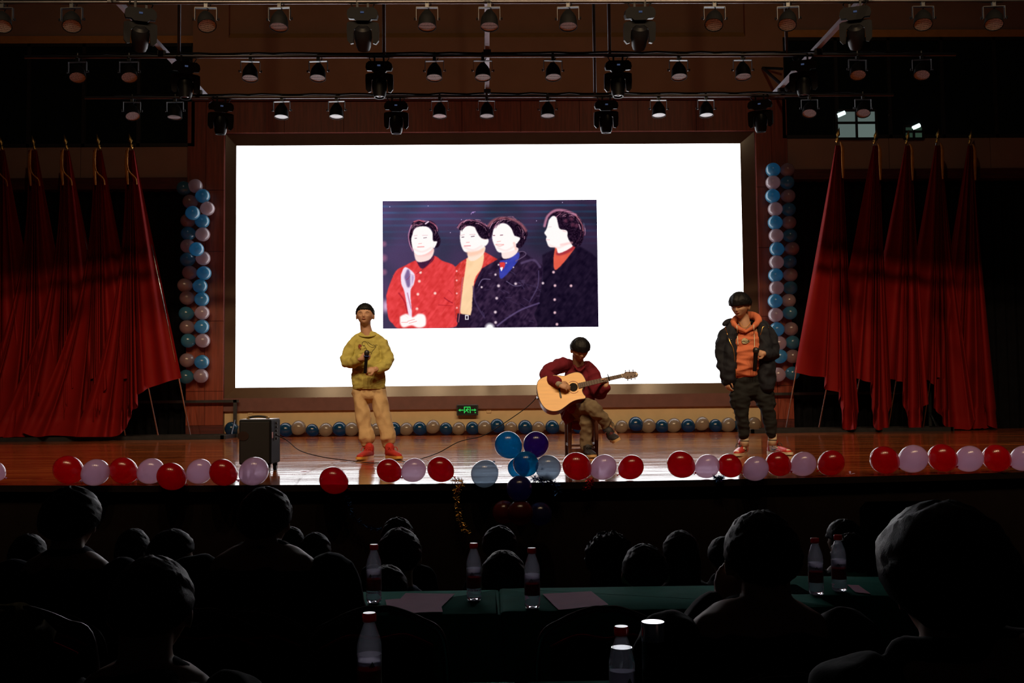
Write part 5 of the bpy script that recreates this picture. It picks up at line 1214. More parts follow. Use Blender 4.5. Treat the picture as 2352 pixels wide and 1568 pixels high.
bm = bmesh.new(); tube(bm, [G(1280, 879, -.375), G(1286, 884, -.42)], .033, 14); obj('shirt_cuff', bm, mat('grey_cuff', (.32, .30, .25), .9), pC, True, world=True)
bm = bmesh.new()
limb(bm, [G(1328, 950, .10), G(1334, 950, .0)], [.15, .12], flat=.7, up=(1, 0, 0))
limb(bm, [G(1322, 948, .05), G(1340, 938, -.18), G(1359, 936, -.38), G(1378, 955, -.37), G(1396, 978, -.31), G(1403, 988, -.28)], [.10, .092, .080, .066, .055, .050], n=18)
limb(bm, [G(1342, 952, .05), G(1349, 962, -.25), G(1348, 985, -.26), G(1347, 1012, -.24), G(1346, 1026, -.24)], [.095, .080, .066, .060, .056], n=18)
fuse('trousers', bm, .0075, OLIVE, pC, 5, wr=.020, wscale=9, seed=31, world=True)
DARKSH = mat('dark_canvas', (.02, .018, .022), .7); TAN = mat('tan_sole', (.62, .42, .20), .6)
hl = G(1352, 1046, -.22); hl.z = ZS
shoe('shoe', hl + V((-.03, .02, 0)), V((hl.x + .03, hl.y - .26, ZS)), 0, .10, (0, 0, 1), DARKSH, TAN, pC, laces=M['black_matte'])
h2 = G(1406, 1004, -.30); t2 = G(1420, 1008, -.52)
shoe('shoe', h2 + V((0, 0, -.035)), t2 + V((0, 0, -.03)), 0, .10, (-.35, -.28, .8), DARKSH, TAN, pC, laces=mat('dark_red_lace', (.12, .01, .012), .7))

# chair
ch = empty('chair', G(1338, 1046), 'dark wooden chair with two front rungs under the guitarist', 'chair')
CW = mat('dark_chair_wood', (.10, .035, .022), .45, var=.25, stretch=(5, 5, .7))
xa, xb = G(1308, 1040).x, G(1369, 1040).x; y0, y1 = DG - .05, DG + .38; zs = G(1338, 958).z - .02
for x in (xa, xb):
    bm = bmesh.new(); tube(bm, [(x, y0, ZS), (x, y0, ZS + .18), (x, y0, zs)], [.018, .024, .026], 8); obj('leg', bm, CW, ch, True, world=True, ang=60)
    bm = bmesh.new(); tube(bm, [(x, y1 + .06, ZS), (x, y1, zs), (x, y1 + .06, zs + .42)], [.018, .024, .020], 8); obj('leg', bm, CW, ch, True, world=True, ang=60)
    bm = bmesh.new(); tube(bm, [(x, y0, ZS), (x, y0, ZS + .012)], .026, 8); obj('foot_cap', bm, M['steel'], ch, world=True)
bm = bmesh.new(); boxp(bm, (xa - .03, y0 - .03, zs), (xb + .03, y1 + .03, zs + .035), .01); obj('seat', bm, CW, ch, world=True)
zz = G(1338, 1022).z; bm = bmesh.new(); boxp(bm, (xa, y0 - .01, zz - .012), (xb, y0 + .01, zz + .012)); obj('rung', bm, CW, ch, world=True)
zz = G(1338, 1037).z; bm = bmesh.new(); boxp(bm, (xa, y0 - .012, zz - .04), (xb, y0 + .012, zz + .04)); obj('rung', bm, CW, ch, world=True)
for s in (xa, xb): bm = bmesh.new(); boxp(bm, (s - .01, y0, zz + .06), (s + .01, y1, zz + .09)); obj('side_rung', bm, CW, ch, world=True)
for k in range(3): bm = bmesh.new(); boxp(bm, (xa, y1 + .03 + k * .008, zs + .14 + k * .10), (xb, y1 + .05 + k * .008, zs + .19 + k * .10)); obj('backrest_slat', bm, CW, ch, world=True)

# guitar
GC = G(1317, 889, -.34); KS = 1 / 4.613 / (F / (DG - .34)); TL = math.radians(24)
GX = V((1, 0, 0)); GZ = V((0, math.sin(TL), math.cos(TL))); GN = V((0, -math.cos(TL), math.sin(TL)))
def gp(zx, zy, d=0): return GC + GX * ((zx - 540) * KS) + GZ * (-(zy - 688) * KS / math.cos(TL)) + GN * d
gt = empty('guitar', gp(400, 930, 0), 'natural-top cutaway acoustic guitar held across the maroon jumper', 'guitar')
SPR = mat('spruce_top', (.80, .43, .10), .38, var=.08, scale=3, stretch=(1, 1, 12), coat=.3); MAH = mat('mahogany_side', (.16, .03, .02), .35, coat=.4, stretch=(1, 1, 6)); ROS = mat('rosewood', (.13, .075, .055), .5, var=.2)
out = sm([(151, 700), (158, 640), (185, 600), (240, 572), (300, 555), (370, 558), (450, 565), (500, 545), (550, 530), (595, 527), (635, 545), (662, 585), (676, 628), (672, 665), (640, 700), (632, 730), (645, 762), (664, 788), (655, 808), (610, 815), (555, 826), (500, 852), (440, 895), (380, 930), (310, 938), (245, 915), (200, 865), (168, 790)])
bm = bmesh.new(); prism(bm, out, -.10, -.003, lambda u, v, d: gp(u, v, d)); obj('sides', bm, MAH, gt, True, world=True, ang=40)
bm = bmesh.new(); prism(bm, out, -.003, .0, lambda u, v, d: gp(u, v, d)); obj('soundboard', bm, SPR, gt, world=True)
bm = bmesh.new(); tube(bm, [gp(u, v, -.001) for u, v in out] + [gp(*out[0], -.001)], .0035, 6); obj('binding', bm, mat('dark_binding', (.05, .02, .015), .4), gt, True, world=True)
circ = lambda cx, cy, r, a0=0, a1=2 * PI, n=28: [(cx + r * math.cos(a0 + (a1 - a0) * k / n), cy + r * math.sin(a0 + (a1 - a0) * k / n)) for k in range(n + (0 if a1 - a0 > 6.2 else 1))]
bm = bmesh.new(); prism(bm, circ(540, 688, 46), 0, .0012, lambda u, v, d: gp(u, v, d)); obj('sound_hole', bm, mat('hole_black', (.004, .003, .003), .9), gt, world=True)
for a0, a1 in ((-2.3, -.7), (.7, 2.1)):
    bm = bmesh.new(); tube(bm, [gp(u, v, .001) for u, v in circ(540, 688, 64, a0, a1, 12)], .003, 6); obj('rosette', bm, mat('rosette_red', (.25, .03, .02), .4), gt, world=True)
NA, NB = V((590, 680)).to_2d() if False else (592, 677), (1062, 574)
def nk(t, o, d=0): 
    dx, dy = NB[0] - NA[0], NB[1] - NA[1]; l = math.hypot(dx, dy); return gp(NA[0] + dx * t - dy / l * o, NA[1] + dy * t + dx / l * o, d)
bm = bmesh.new()
for t in (0, 1):
    pass
vs = [bm.verts.new(nk(t, o, d)) for t, w2 in ((0, 27), (1, 19)) for o, d in ((-w2, .012), (w2, .012), (w2 * .6, -.022), (-w2 * .6, -.022))]
for a, b in ((0, 1), (1, 2), (2, 3), (3, 0)): bm.faces.new((vs[a], vs[b], vs[b + 4], vs[a + 4]))
bm.faces.new(vs[:4]); bm.faces.new(vs[4:]); bmesh.ops.recalc_face_normals(bm, faces=bm.faces); obj('neck', bm, ROS, gt, world=True)
for k in range(15):
    t = 1 - (1 - 2 ** (-(k + 1) / 12)) * 1.72
    if t < .02: break
    w2 = 27 + (19 - 27) * t; bm = bmesh.new(); tube(bm, [nk(t, -w2, .013), nk(t, w2, .013)], .0012, 4); obj('fret', bm, M['steel'], gt, world=True)
hsP = [(1062, 552), (1085, 548), (1105, 530), (1215, 530), (1232, 545), (1240, 562), (1232, 580), (1212, 590), (1130, 608), (1100, 602), (1085, 592), (1066, 595)]
bm = bmesh.new(); prism(bm, hsP, -.006, .010, lambda u, v, d: gp(u, v, d)); obj('headstock', bm, ROS, gt, world=True)
bm = bmesh.new(); prism(bm, circ(1222, 556, 8), .010, .012, lambda u, v, d: gp(u, v, d)); obj('headstock_inlay', bm, mat('pearl_inlay', (.7, .6, .45), .3), gt, world=True)
bm = bmesh.new(); tube(bm, [nk(1, -19, .014), nk(1, 19, .014)], .0035, 6); obj('nut', bm, mat('bone', (.7, .65, .5), .4), gt, world=True)
for (u, v, s) in ((1105, 540, -1), (1147, 537, -1), (1187, 536, -1), (1122, 590, 1), (1160, 583, 1), (1200, 576, 1)):
    bm = bmesh.new(); tube(bm, [gp(u, v, .01), gp(u, v, .022)], .005, 8); tube(bm, [gp(u, v, -.004), gp(u, v + s * 22, -.004)], .003, 6); ball(bm, gp(u + 2, v + s * 26, -.004), (.007, .005, .009), seg=8); obj('tuning_peg', bm, M['steel'], gt, True, world=True)
for i in range(6):
    o = -22 + i * 8.8; t0 = gp(405 + i * 3, 722 + (i - 2.5) * 9.5 - 5, .008); bm = bmesh.new(); tube(bm, [t0, nk(0, o, .016), nk(1, o * .68, .016)], .0008, 4, caps=False); obj('string', bm, M['steel'], gt, world=True)
bm = bmesh.new(); prism(bm, [(372, 640), (385, 650), (412, 795), (402, 805), (392, 790)], 0, .010, lambda u, v, d: gp(u, v, d)); obj('bridge', bm, mat('ebony', (.02, .012, .01), .5), gt, world=True)
bm = bmesh.new(); tube(bm, [nk(.70, -34, .018), nk(.70, 30, .018)], .006, 8); tube(bm, [nk(.70, -30, .02), nk(.695, -46, .02)], .005, 8); obj('capo', bm, M['black_plastic'], gt, world=True)
bm = bmesh.new(); tube(bm, [JACK, gp(160, 788, -.05)], .009, 8); obj('jack_plug', bm, M['steel'], gt, world=True)
# ================================================================ TABLES, BOTTLES, CHAIRS AND THE AUDIENCE
TZ = .75
def table(xa, xb, ya, yb, label, rot=0):
    e = empty('table', ((xa + xb) / 2, (ya + yb) / 2, 0), label, 'table', rot=(0, 0, rot)); w_, d = (xb - xa) / 2, (yb - ya) / 2
    bm = bmesh.new(); boxp(bm, (-w_ + .01, -d + .01, TZ - .035), (w_ - .01, d - .01, TZ - .006)); obj('table_top', bm, M['black_matte'], e)
    for sx in (-1, 1):
        for sy in (-1, 1):
            bm = bmesh.new(); tube(bm, [(sx * (w_ - .08), sy * (d - .07), 0), (sx * (w_ - .08), sy * (d - .07), TZ - .035)], .014, 8); obj('leg', bm, M['steel_dull'], e)
    # cloth: rounded rectangle top plus a hanging skirt with folds
    bm = bmesh.new(); ring = []; n = 200; rc = .04
    per = 4 * (w_ + d)
    for k in range(n):
        s = per * k / n
        if s < 2 * w_: x, y = -w_ + s, -d
        elif s < 2 * w_ + 2 * d: x, y = w_, -d + s - 2 * w_
        elif s < 4 * w_ + 2 * d: x, y = w_ - (s - 2 * w_ - 2 * d), d
        else: x, y = -w_, d - (s - 4 * w_ - 2 * d)
        ring.append((x, y))
    rows = []
    for j, (z, out_) in enumerate(((TZ, -.012), (TZ - .004, 0), (TZ - .02, .006), (TZ - .25, .012), (TZ - .66, .02))):
        row = []
        for k, (x, y) in enumerate(ring):
            l = math.hypot(x / w_, y / d); f_ = max(0, j - 2) * .010 * math.sin(k * 1.1 + j) * (1 if j > 2 else 0)
            nx = (1 if abs(x) > w_ - 1e-6 else 0) * (1 if x > 0 else -1); ny = (1 if abs(y) > d - 1e-6 else 0) * (1 if y > 0 else -1)
            row.append(bm.verts.new((x + nx * (out_ + f_), y + ny * (out_ + f_), z)))
        rows.append(row)
    bm.faces.new(rows[0])
    for j in range(4):
        for k in range(n): bm.faces.new((rows[j][k], rows[j + 1][k], rows[j + 1][(k + 1) % n], rows[j][(k + 1) % n]))
    bmesh.ops.recalc_face_normals(bm, faces=bm.faces)
    obj('tablecloth', bm, M['green_cloth'], e, True)
    return e
tl = onz(806, 1354, TZ); tm = onz(1146.5, 1354, TZ); tr_ = onz(1150, 1354, TZ)
yn = onz(1150, 1409, TZ).y; yf = onz(1150, 1353, TZ).y
print('far table', yn, yf, tl.x, tm.x)
xm_ = (onz(1148, 1380, TZ).x)
table(onz(815, 1375, TZ).x, xm_ - .004, yn, yf, 'green-clothed table with two sheets of pink paper')
table(xm_ + .004, xm_ + 1.24, yn + .03, yf + .03, 'green-clothed table beyond the seam, with one pink sheet')
q = onz(1870, 1372, TZ)
table(q.x - .15, q.x + 1.1, q.y - .02, q.y + .44, 'green-clothed table with two bottles near the big dark figure', rot=-.16)
nf = onz(1190, 1563, TZ).y; xg = onz(1192, 1565, TZ).x
table(xg - .56, xg - .012, nf - .5, nf, 'green-clothed front table carrying the large part-filled bottle')
table(xg + .012, xg + .46, nf - .5, nf, 'green-clothed front table with steel flask and full bottle')
PET = bpy.data.materials.new('clear_plastic'); PET.use_nodes = True; nt = PET.node_tree; N = nt.nodes; L = nt.links; N.clear()
o_ = N.new('ShaderNodeOutputMaterial'); tr = N.new('ShaderNodeBsdfTransparent'); tr.inputs[0].default_value = (.93, .94, .96, 1); gl = N.new('ShaderNodeBsdfGlossy'); gl.inputs['Roughness'].default_value = .12
lw = N.new('ShaderNodeLayerWeight'); lw.inputs[0].default_value = .5; pw = N.new('ShaderNodeMath'); pw.operation = 'POWER'; pw.inputs[1].default_value = 2.6; L.new(lw.outputs['Facing'], pw.inputs[0])
ma = N.new('ShaderNodeMath'); ma.operation = 'MULTIPLY_ADD'; ma.inputs[1].default_value = .75; ma.inputs[2].default_value = .06; L.new(pw.outputs[0], ma.inputs[0])
df = N.new('ShaderNodeBsdfTranslucent'); df.inputs[0].default_value = (.8, .78, .95, 1); m0 = N.new('ShaderNodeMixShader'); m0.inputs[0].default_value = .09; L.new(tr.outputs[0], m0.inputs[1]); L.new(df.outputs[0], m0.inputs[2])
mx = N.new('ShaderNodeMixShader'); L.new(ma.outputs[0], mx.inputs[0]); L.new(m0.outputs[0], mx.inputs[1]); L.new(gl.outputs[0], mx.inputs[2]); L.new(mx.outputs[0], o_.inputs[0])
WATER = mat('water', (.9, .95, 1), .02, trans=1, var=.01); WATER.node_tree.nodes['Principled BSDF'].inputs['IOR'].default_value = 1.33
CAP = latex('red_cap', (.4, .008, .018), (.8, .01, .03), .0, .25); LABR = latex('label_red', (.36, .008, .010), (.6, .01, .02), .05, .4); LABG = latex('label_grey', (.30, .28, .32), (.5, .45, .55), .3, .4); LABM = mat('label_mark', (.02, .02, .02), .5); LABT = mat('label_text', (.45, .10, .08), .5)
def bottle(px, pyb, pyt, label, group, full=False, D=None):
    if D is None: p = onz(px, pyb, TZ)
    else: p = at(px, pyt, D); p.z = TZ
    p.z += .002; T = at(px, pyt, p.y); h = T.z - p.z; s = h / .225
    e = empty('water_bottle', p, label, 'bottle', group, rot=(0, 0, rnd.uniform(-.5, .5))); e.scale = (s, s, s)
    R = .0305; prof = [(.001, .008), (.012, .004), (.024, 0), (.029, .006), (R, .016), (R * .95, .022), (R, .028), (R * .95, .034), (R, .040), (R, .046), (R * .965, .05), (R * .965, .128), (R, .132), (R, .140), (R * .96, .152), (R * .84, .168), (R * .62, .186), (.0145, .199), (.0125, .203), (.0165, .205), (.0165, .207), (.0125, .208), (.0125, .213)]
    bm = bmesh.new(); lathe(bm, prof, 28); obj('shell', bm, PET, e, True)
    zt = .178 if full else .112
    wp = [(r - .0015, z + .002) for r, z in prof if z < zt]; wp = [(.0005, .010)] + wp[1:] + [(wp[-1][0], zt), (.0005, zt)]
    bm = bmesh.new(); lathe(bm, wp, 24); obj('water', bm, WATER, e, True, ang=50)
    bm = bmesh.new(); n = 22; prof2 = [(.0160, .205), (.0172, .206), (.0172, .222), (.0150, .2255), (.0005, .2255)]; lathe(bm, prof2, n); obj('cap', bm, CAP, e, True, ang=40)
    for nm, m_, a, b in (('label_band', LABR, .050, .092), ('label_top', LABG, .092, .127)):
        bm = bmesh.new(); tube(bm, [(0, 0, a), (0, 0, b)], R * .975, 28, caps=False); obj(nm, bm, m_, e, True)
    for a in (0, PI):
        c_, s_ = math.sin(a), -math.cos(a)
        def LP(u, z, r=R * .985): t = u / r; return V((r * math.sin(t + a), -r * math.cos(t + a), z))
        bm = bmesh.new(); bm.faces.new([bm.verts.new(LP(*q)) for q in ((-.008, .101), (.008, .101), (0, .115))]); obj('label_emblem', bm, LABM, e)
        bm = bmesh.new()
        for u in (-.012, -.004, .004, .012):
            for z in (.060, .068, .076): quad(bm, [LP(u - .0028, z), LP(u + .0028, z), LP(u + .0028, z + .004), LP(u - .0028, z + .004)])
        obj('label_lettering', bm, LABT, e)
    return e
g1 = 'water bottles on the tables'
bottle(859, 1385, 1250, 'red-capped water bottle at the end of the far green table, beside the broad shoulder', g1)
bottle(1089, 1379, 1247, 'red-capped water bottle between the papers and the table seam', g1)
bottle(1223, 1397, 1258, 'red-capped water bottle just past the table seam, beside one pink sheet', g1)
bottle(1875, 1366, 1235, 'red-capped water bottle on the separate table, the one standing nearer the short-haired man', g1)
bottle(1928, 1358, 1228, 'red-capped water bottle on the separate table, the one touching the huge dark head', g1)
bottle(848, 1570, 1407, 'large part-filled water bottle in front, before the arched chair back', g1, D=2.69)
bottle(1427, 1570, 1438, 'large water bottle filled to the neck, beside the steel flask', g1, True, D=2.50)
# steel flask
D = 2.46; c = at(1499.5, 1427, D); e = empty('flask', (c.x, D, TZ), 'dark steel flask with a bright mirror lid beside the full water bottle', 'flask')
ht = c.z - TZ; bm = bmesh.new(); lathe(bm, [(.024, .002), (.0265, .008), (.0265, ht * .82), (.0275, ht * .83)], 28, Matrix.Translation((c.x, D, TZ))); obj('body', bm, mat('flask_dark', (.008, .008, .01), .35), e, True, world=True, ang=40)
bm = bmesh.new(); lathe(bm, [(.0275, ht * .83), (.0272, ht - .003), (.0262, ht), (.0005, ht)], 28, Matrix.Translation((c.x, D, TZ))); obj('lid', bm, mat('flask_lid', (.75, .78, .85), .22, metal=.9, var=.03), e, True, world=True, ang=40)
# sheets of paper
def sheet(pts, label, dz=.003):
    P = [onz(x, y, TZ) for x, y in pts]; bm = bmesh.new(); n = 10; r_ = random.Random(len(label)); G_ = []
    for j in range(n + 1):
        for i in range(n + 1):
            u, v = i / n, j / n; p = P[0].lerp(P[1], u).lerp(P[3].lerp(P[2], u), v); G_.append(bm.verts.new((p.x, p.y, TZ + dz + .0015 * (1 + noise.noise((u * 3, v * 3, dz * 900))))))
    for j in range(n):
        for i in range(n): a = j * (n + 1) + i; bm.faces.new((G_[a], G_[a + 1], G_[a + n + 2], G_[a + n + 1]))
    tag(obj('paper_sheet', bm, M['paper'], None, True), label, 'paper', 'pink sheets on the far tables')
sheet([(885, 1381), (1008, 1372), (1017, 1410), (892, 1412)], 'creased pink sheet lying in front on the first green table', .006)
sheet([(932, 1364), (1045, 1366), (1014, 1396), (905, 1392)], 'pink sheet partly under the creased one, towards the bottle')
sheet([(1246, 1366), (1358, 1360), (1398, 1391), (1283, 1403)], 'single pink sheet beyond the table seam')
sheet([(1946, 1345), (1972, 1346), (2000, 1366), (1965, 1362)], 'pink sheet corner beside the two bottles of the separate table')
# arched banquet chairs
TRIM = mat('red_piping', (.30, .01, .02), 1, spec=0); PAD = mat('dark_vinyl', (.003, .003, .004), 1, spec=0); CHR = mat('dark_chair_tube', (.07, .07, .08), .35, metal=.9)
def arch_chair(px, pyt, D, w_, label, yaw=0, hh=None):
    T = at(px, pyt, D); e = empty('banquet_chair', (T.x, D, 0), label, 'chair', 'arched metal chairs among the audience', rot=(0, 0, yaw)); h = hh or T.z
    hw = w_ / 2
    P = [(-hw * .92, 0, .46), (-hw, -.02, .62), (-hw * .93, -.035, h - .09), (-hw * .62, -.04, h - .035), (-hw * .22, -.04, h - .002), (0, -.04, h), (hw * .22, -.04, h - .002), (hw * .62, -.04, h - .035), (hw * .93, -.035, h - .09), (hw, -.02, .62), (hw * .92, 0, .46)]
    bm = bmesh.new(); tube(bm, spline(P, 6), .011, 10); obj('back_frame', bm, CHR, e, True)
    bm = bmesh.new(); P2 = [(-hw * .80, -.03, .52), (-hw * .80, -.04, h - .11), (-hw * .4, -.045, h - .075), (0, -.045, h - .085), (hw * .4, -.045, h - .075), (hw * .80, -.04, h - .11), (hw * .80, -.03, .52)]
    vs = [(p[0], p[2]) for p in P2]; prism(bm, vs, -.055, -.015, lambda x, z, d: V((x, d, z))); pad = obj('back_pad', bm, PAD, e, True, ang=40)
    bm = bmesh.new(); tube(bm, spline([(x, -.058, z) for x, z in vs[1:6]], 5), .005, 6); obj('piping', bm, TRIM, pad, True)
    bm = bmesh.new(); box(bm, (0, .20, .45), (w_ * .95, .42, .06), bev=.02); obj('seat', bm, PAD, e, True, ang=40)
    for sx in (-1, 1):
        bm = bmesh.new(); tube(bm, [(sx * hw * .9, .38, 0), (sx * hw * .9, .36, .43)], .011, 8); obj('leg', bm, CHR, e, True)
        bm = bmesh.new(); tube(bm, [(sx * hw * .95, -.06, 0), (sx * hw * .92, 0, .46)], .011, 8); obj('leg', bm, CHR, e, True)
    return e
arch_chair(868, 1393, 3.25, .42, 'empty arched chair in front of the far table, behind the large part-filled bottle', .05)
arch_chair(1388, 1393, 3.25, .42, 'empty arched chair in front of the far table, near the steel flask', -.05)
arch_chair(470, 1398, 3.5, .46, 'arched chair whose curved top shows beside the close-cropped head')
arch_chair(40, 1392, 2.75, .44, 'arched chair with an olive jacket hung over its back')
bm = bmesh.new(); prev = None
for i in range(41):
    u = i / 40; row = []
    for j, (dz, dy) in enumerate(((-.42, .05), (-.18, .045), (-.05, .04), (.012, .0), (-.05, -.05), (-.2, -.07), (-.45, -.09))):
        c = at(-20 + 150 * u, 1392 + 22 * u ** 3 * 3 + 6 * math.sin(u * 9), 2.71); row.append(bm.verts.new((c.x, c.y + dy * (1 + .25 * math.sin(u * 22 + j)), c.z + dz)))
    if prev:
        for j in range(6): bm.faces.new((prev[j], row[j], row[j + 1], prev[j + 1]))
    prev = row
tag(obj('jacket', bm, mat('olive_jacket', (.10, .075, .035), .9, bump=.2), None, True), 'dull olive jacket hung over the chair back in the corner', 'jacket')

# seated people seen from behind; they face the stage
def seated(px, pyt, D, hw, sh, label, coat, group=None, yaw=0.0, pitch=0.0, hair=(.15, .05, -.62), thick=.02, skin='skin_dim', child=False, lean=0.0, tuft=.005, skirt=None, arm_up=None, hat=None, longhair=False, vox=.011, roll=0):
    """px, pyt: top of the head; hw: head width in px; sh: shoulder width in m"""
    T = at(px, pyt, D); s = hw * D / F / (.149 + 2 * thick * .8); hc = V((T.x, D, T.z - (.118 + thick) * s))
    e = empty('person', (T.x, D, 0), label, 'person', group)
    fr = frame(hc, yaw=PI + yaw, pitch=pitch, roll=roll, s=s)
    k = sh / .42; seat = .44 if not child else max(.28, T.z - .62); nb = hc + V((-lean * .2, -.02, -.13 * s)); shz = hc.z - .185 * s
    sx = hc.x - lean; y0 = D - .03; hipz = seat + .10
    bm = bmesh.new(); add_head(bm, fr); add_neck(bm, fr, (sx * .5 + hc.x * .5, y0, shz + .04), .058)
    tor = [V((sx, y0 - .01, shz)), V((sx, y0 - .05, (shz + hipz) / 2 + .05)), V((sx, y0 - .06, hipz))]
    limb(bm, tor, [sh * .36, sh * .34, sh * .36], flat=.62, up=(1, 0, 0))
    kn = []
    for q in (-1, 1):
        kx = sx + q * .11 * k; knee = V((kx + q * .03, y0 + .42 * k, seat + .04)); ank = V((kx + q * .03, y0 + .40 * k, .09)); kn.append((V((kx, y0, hipz - .02)), knee, ank))
        limb(bm, [kn[-1][0], knee, ank, ank + V((0, .10, -.05))], [.075 * k, .052 * k, .036 * k, .034 * k])
    arms = []
    for q in (-1, 1):
        shd = V((sx + q * sh * .42, y0 + .0, shz - .02)); el = V((sx + q * sh * .53, y0 + .06, shz - .27 * k)); wr = V((sx + q * sh * .28, y0 + .26 * k, shz - .33 * k))
        if arm_up == q: el = V((sx + q * sh * .60, y0 + .12, shz - .20 * k)); wr = hc + V((q * .095 * s, .05, -.12 * s))
        limb(bm, [shd, el, wr], [.045 * k, .04 * k, .026 * k]); f_ = (wr - el).normalized()
        hand(bm, wr, f_, (0, -.3, 1) if arm_up != q else (q, -.6, 0), .95 * k, -q, (.5, .5, .55, .6), .4)
        arms.append((shd, el, wr))
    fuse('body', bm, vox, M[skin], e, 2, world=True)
    hr = hair_mesh(fr, hair[0], hair[1], hair[2], thick, px % 17, tuft, None, e, n=48)
    if longhair:
        bm = bmesh.new(); limb(bm, [hc + V((0, -.05, .0)) * s, hc + V((0, -.065, -.10)) * s, hc + V((.01, -.06, -.20)) * s], [.085 * s, .088 * s, .060 * s], flat=.7, up=(1, 0, 0)); fuse('long_hair', bm, .010, M['hair'], hr, 2, wr=.012, wscale=30, wstretch=(1, 1, .2))
    bm = bmesh.new()
    limb(bm, [V((sx, y0 - .0, shz + .045)), tor[0] + V((0, -.01, -.03)), tor[1] + V((0, -.01, 0)), tor[2] + V((0, -.01, -.06))], [sh * .24, sh * .43, sh * .42, sh * .43], flat=[.6, .60, .62, .66], up=(1, 0, 0), n=22)
    for shd, el, wr in arms: limb(bm, [shd, el, wr - (wr - el) * .08], [.072 * k, .066 * k, .048 * k], n=14)
    limb(bm, [V((hc.x - .06 * k, y0 + .01, shz + .065)), V((hc.x, y0 - .045, shz + .075)), V((hc.x + .06 * k, y0 + .01, shz + .065))], [.026 * k] * 3)
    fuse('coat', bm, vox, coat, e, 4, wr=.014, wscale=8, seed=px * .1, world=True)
    bm = bmesh.new()
    for a, b, c_ in kn: limb(bm, [a, b, c_ + V((0, 0, .02))], [.095 * k, .068 * k, .055 * k])
    fuse('trousers', bm, .016, M['aud_trousers'], e, 2, wr=.008, world=True)
    for a, b, c_ in kn:
        bm = bmesh.new(); limb(bm, [V((c_.x, c_.y - .03, .045)), V((c_.x, c_.y + .08, .045)), V((c_.x, c_.y + .17, .035))], [.045, .045, .035], flat=.8, up=(1, 0, 0)); 
        for v in bm.verts: v.co.z = max(v.co.z, .003)
        obj('shoe', bm, M['black_matte'], e, True, world=True)
    # what they sit on
    return e, fr, (sx, y0, seat)
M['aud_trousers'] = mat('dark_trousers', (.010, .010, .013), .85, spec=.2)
def stool(x, y, seat, label, group):
    e = empty('stool', (x, y, 0), label, 'stool', group)
    bm = bmesh.new(); box(bm, (x, y + .08, seat - .02), (.32, .32, .03), bev=.008); obj('seat', bm, PAD, e, world=True)
    for a in (-1, 1):
        for b in (-1, 1): bm = bmesh.new(); tube(bm, [(x + a * .15, y + .08 + b * .15, 0), (x + a * .13, y + .08 + b * .13, seat - .035)], .012, 6); obj('leg', bm, CHR, e, world=True)
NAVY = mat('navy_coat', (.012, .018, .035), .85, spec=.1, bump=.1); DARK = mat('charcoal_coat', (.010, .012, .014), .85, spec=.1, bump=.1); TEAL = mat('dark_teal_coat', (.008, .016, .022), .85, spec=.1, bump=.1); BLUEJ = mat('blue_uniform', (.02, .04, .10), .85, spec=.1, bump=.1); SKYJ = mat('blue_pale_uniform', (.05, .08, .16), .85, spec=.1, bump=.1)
big = [
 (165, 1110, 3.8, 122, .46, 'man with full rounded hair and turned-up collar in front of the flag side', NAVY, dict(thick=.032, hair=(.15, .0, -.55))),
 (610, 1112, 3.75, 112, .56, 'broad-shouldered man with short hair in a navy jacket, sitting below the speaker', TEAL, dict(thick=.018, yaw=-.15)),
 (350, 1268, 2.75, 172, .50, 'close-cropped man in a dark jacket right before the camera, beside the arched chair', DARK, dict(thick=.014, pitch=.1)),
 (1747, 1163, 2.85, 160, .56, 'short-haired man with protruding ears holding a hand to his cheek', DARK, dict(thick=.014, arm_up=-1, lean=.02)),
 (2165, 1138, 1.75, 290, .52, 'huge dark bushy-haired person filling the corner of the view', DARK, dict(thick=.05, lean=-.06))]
for px, pyt, D, hw, sh, lab, coat, kw in big:
    r, fr, (sx, y0, seat) = seated(px, pyt, D, hw, sh, lab, coat, 'grown-ups seated at the tables', **kw)
    c = arch_chair(px, 1400, D, .44, 'arched chair under the %s' % {165: 'man with full rounded hair', 610: 'broad-shouldered man in navy', 350: 'close-cropped man', 1747: 'man with protruding ears', 2165: 'huge dark bushy-haired person'}[px], hh=.84)
    hh = .86
    c.location = (sx, y0 - .20, 0)
    if px == 350 or px == 2165: pass
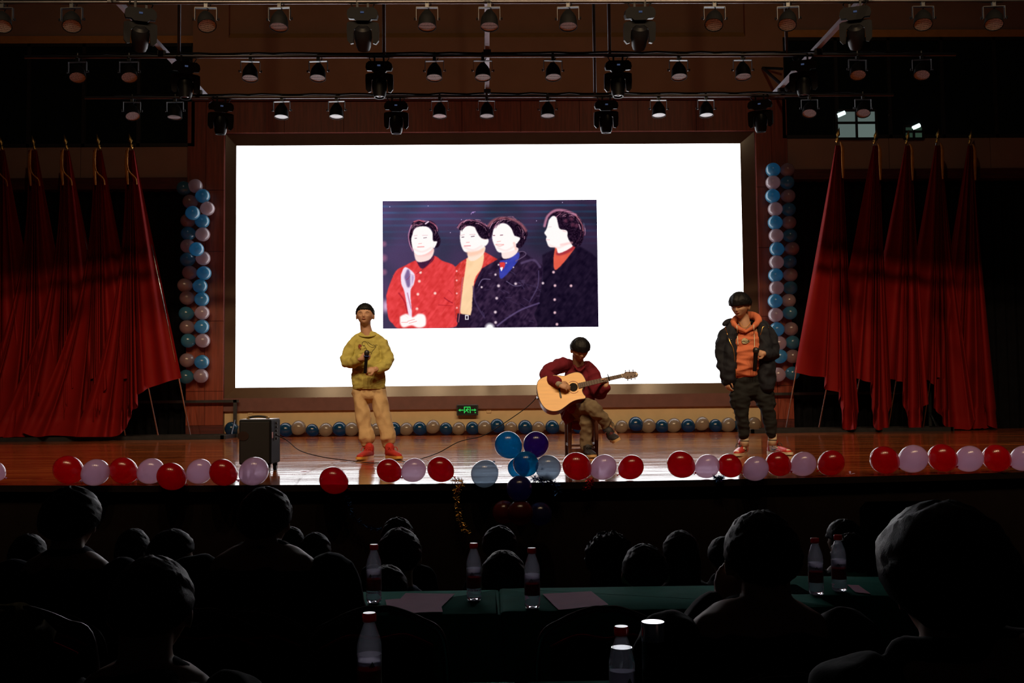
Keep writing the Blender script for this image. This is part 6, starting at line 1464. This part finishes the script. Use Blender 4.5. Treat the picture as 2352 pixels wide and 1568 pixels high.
kids = [
 (65, 1222, 5.2, 74, .34, 'child whose head top just shows beside the full-haired man\'s neck', DARK, {}),
 (306, 1210, 5.3, 68, .34, 'child with a thin bright rim of light on smooth hair, beyond the close-cropped man', DARK, dict(longhair=True)),
 (395, 1210, 4.9, 88, .36, 'child turned in profile, cheek lit, between the close-cropped man and the navy jacket', DARK, dict(yaw=-.9)),
 (668, 1206, 5.3, 56, .32, 'child half hidden behind the broad navy shoulder', DARK, {}),
 (724, 1219, 5.1, 66, .34, 'child with rim-lit cropped hair next to the broad navy shoulder', BLUEJ, dict(thick=.014)),
 (913, 1184, 5.9, 68, .34, 'child in the farthest row, head showing above another beyond the first bottle', DARK, {}),
 (917, 1207, 5.0, 94, .40, 'child with large round head and blue uniform shoulders beyond the first bottle', SKYJ, dict(thick=.016)),
 (890, 1293, 4.62, 84, .34, 'low head with mussed hair directly behind the first bottle', DARK, {}),
 (1147, 1203, 5.9, 74, .34, 'child in the farthest row between the second and third bottles', DARK, dict(thick=.024)),
 (1156, 1259, 4.72, 98, .38, 'child with round dark head at the table seam between two bottles', DARK, {}),
 (1400, 1217, 5.3, 104, .36, 'child with loose wavy hair beyond the second table', BLUEJ, dict(thick=.03, longhair=True, tuft=.02)),
 (1480, 1243, 4.75, 96, .38, 'child with cropped hair and visible ears beyond the second table', DARK, dict(thick=.010)),
 (1563, 1214, 5.2, 76, .34, 'girl with tied-back hair catching light, next to the man with protruding ears', DARK, dict(longhair=True)),
 (1662, 1228, 5.2, 70, .34, 'child mostly hidden behind the man with protruding ears', DARK, {}),
 (1938, 1188, 5.5, 72, .34, 'child turned aside behind the two bottles of the separate table', DARK, dict(yaw=.8)),
 (1955, 1221, 4.9, 84, .36, 'child with hair tufts just above the second bottle of the separate table', BLUEJ, dict(tuft=.016))]
for px, pyt, D, hw, sh, lab, coat, kw in kids:
    r, fr, (sx, y0, seat) = seated(px, pyt, D, hw, sh, lab, coat, 'children seated before the stage', child=True, vox=.013, **kw)
    stool(sx, y0 - .08, seat, 'small dark stool under the %s' % ' '.join(lab.split()[:9]), 'stools of the children')
# bun and tall dark panel
c = at(1995, 1152, 4.9); e = empty('upright_board', (c.x + .10, 4.9, 0), 'tall dark upright board with a rounded corner beside the huge dark head', 'board')
bm = bmesh.new(); boxp(bm, (c.x - .04, 4.88, .02), (c.x + .35, 4.94, c.z), .03); obj('panel', bm, M['black_plastic'], e, world=True)
bm = bmesh.new(); boxp(bm, (c.x - .02, 4.78, 0), (c.x + .33, 5.04, .03)); obj('base', bm, M['black_plastic'], e, world=True)
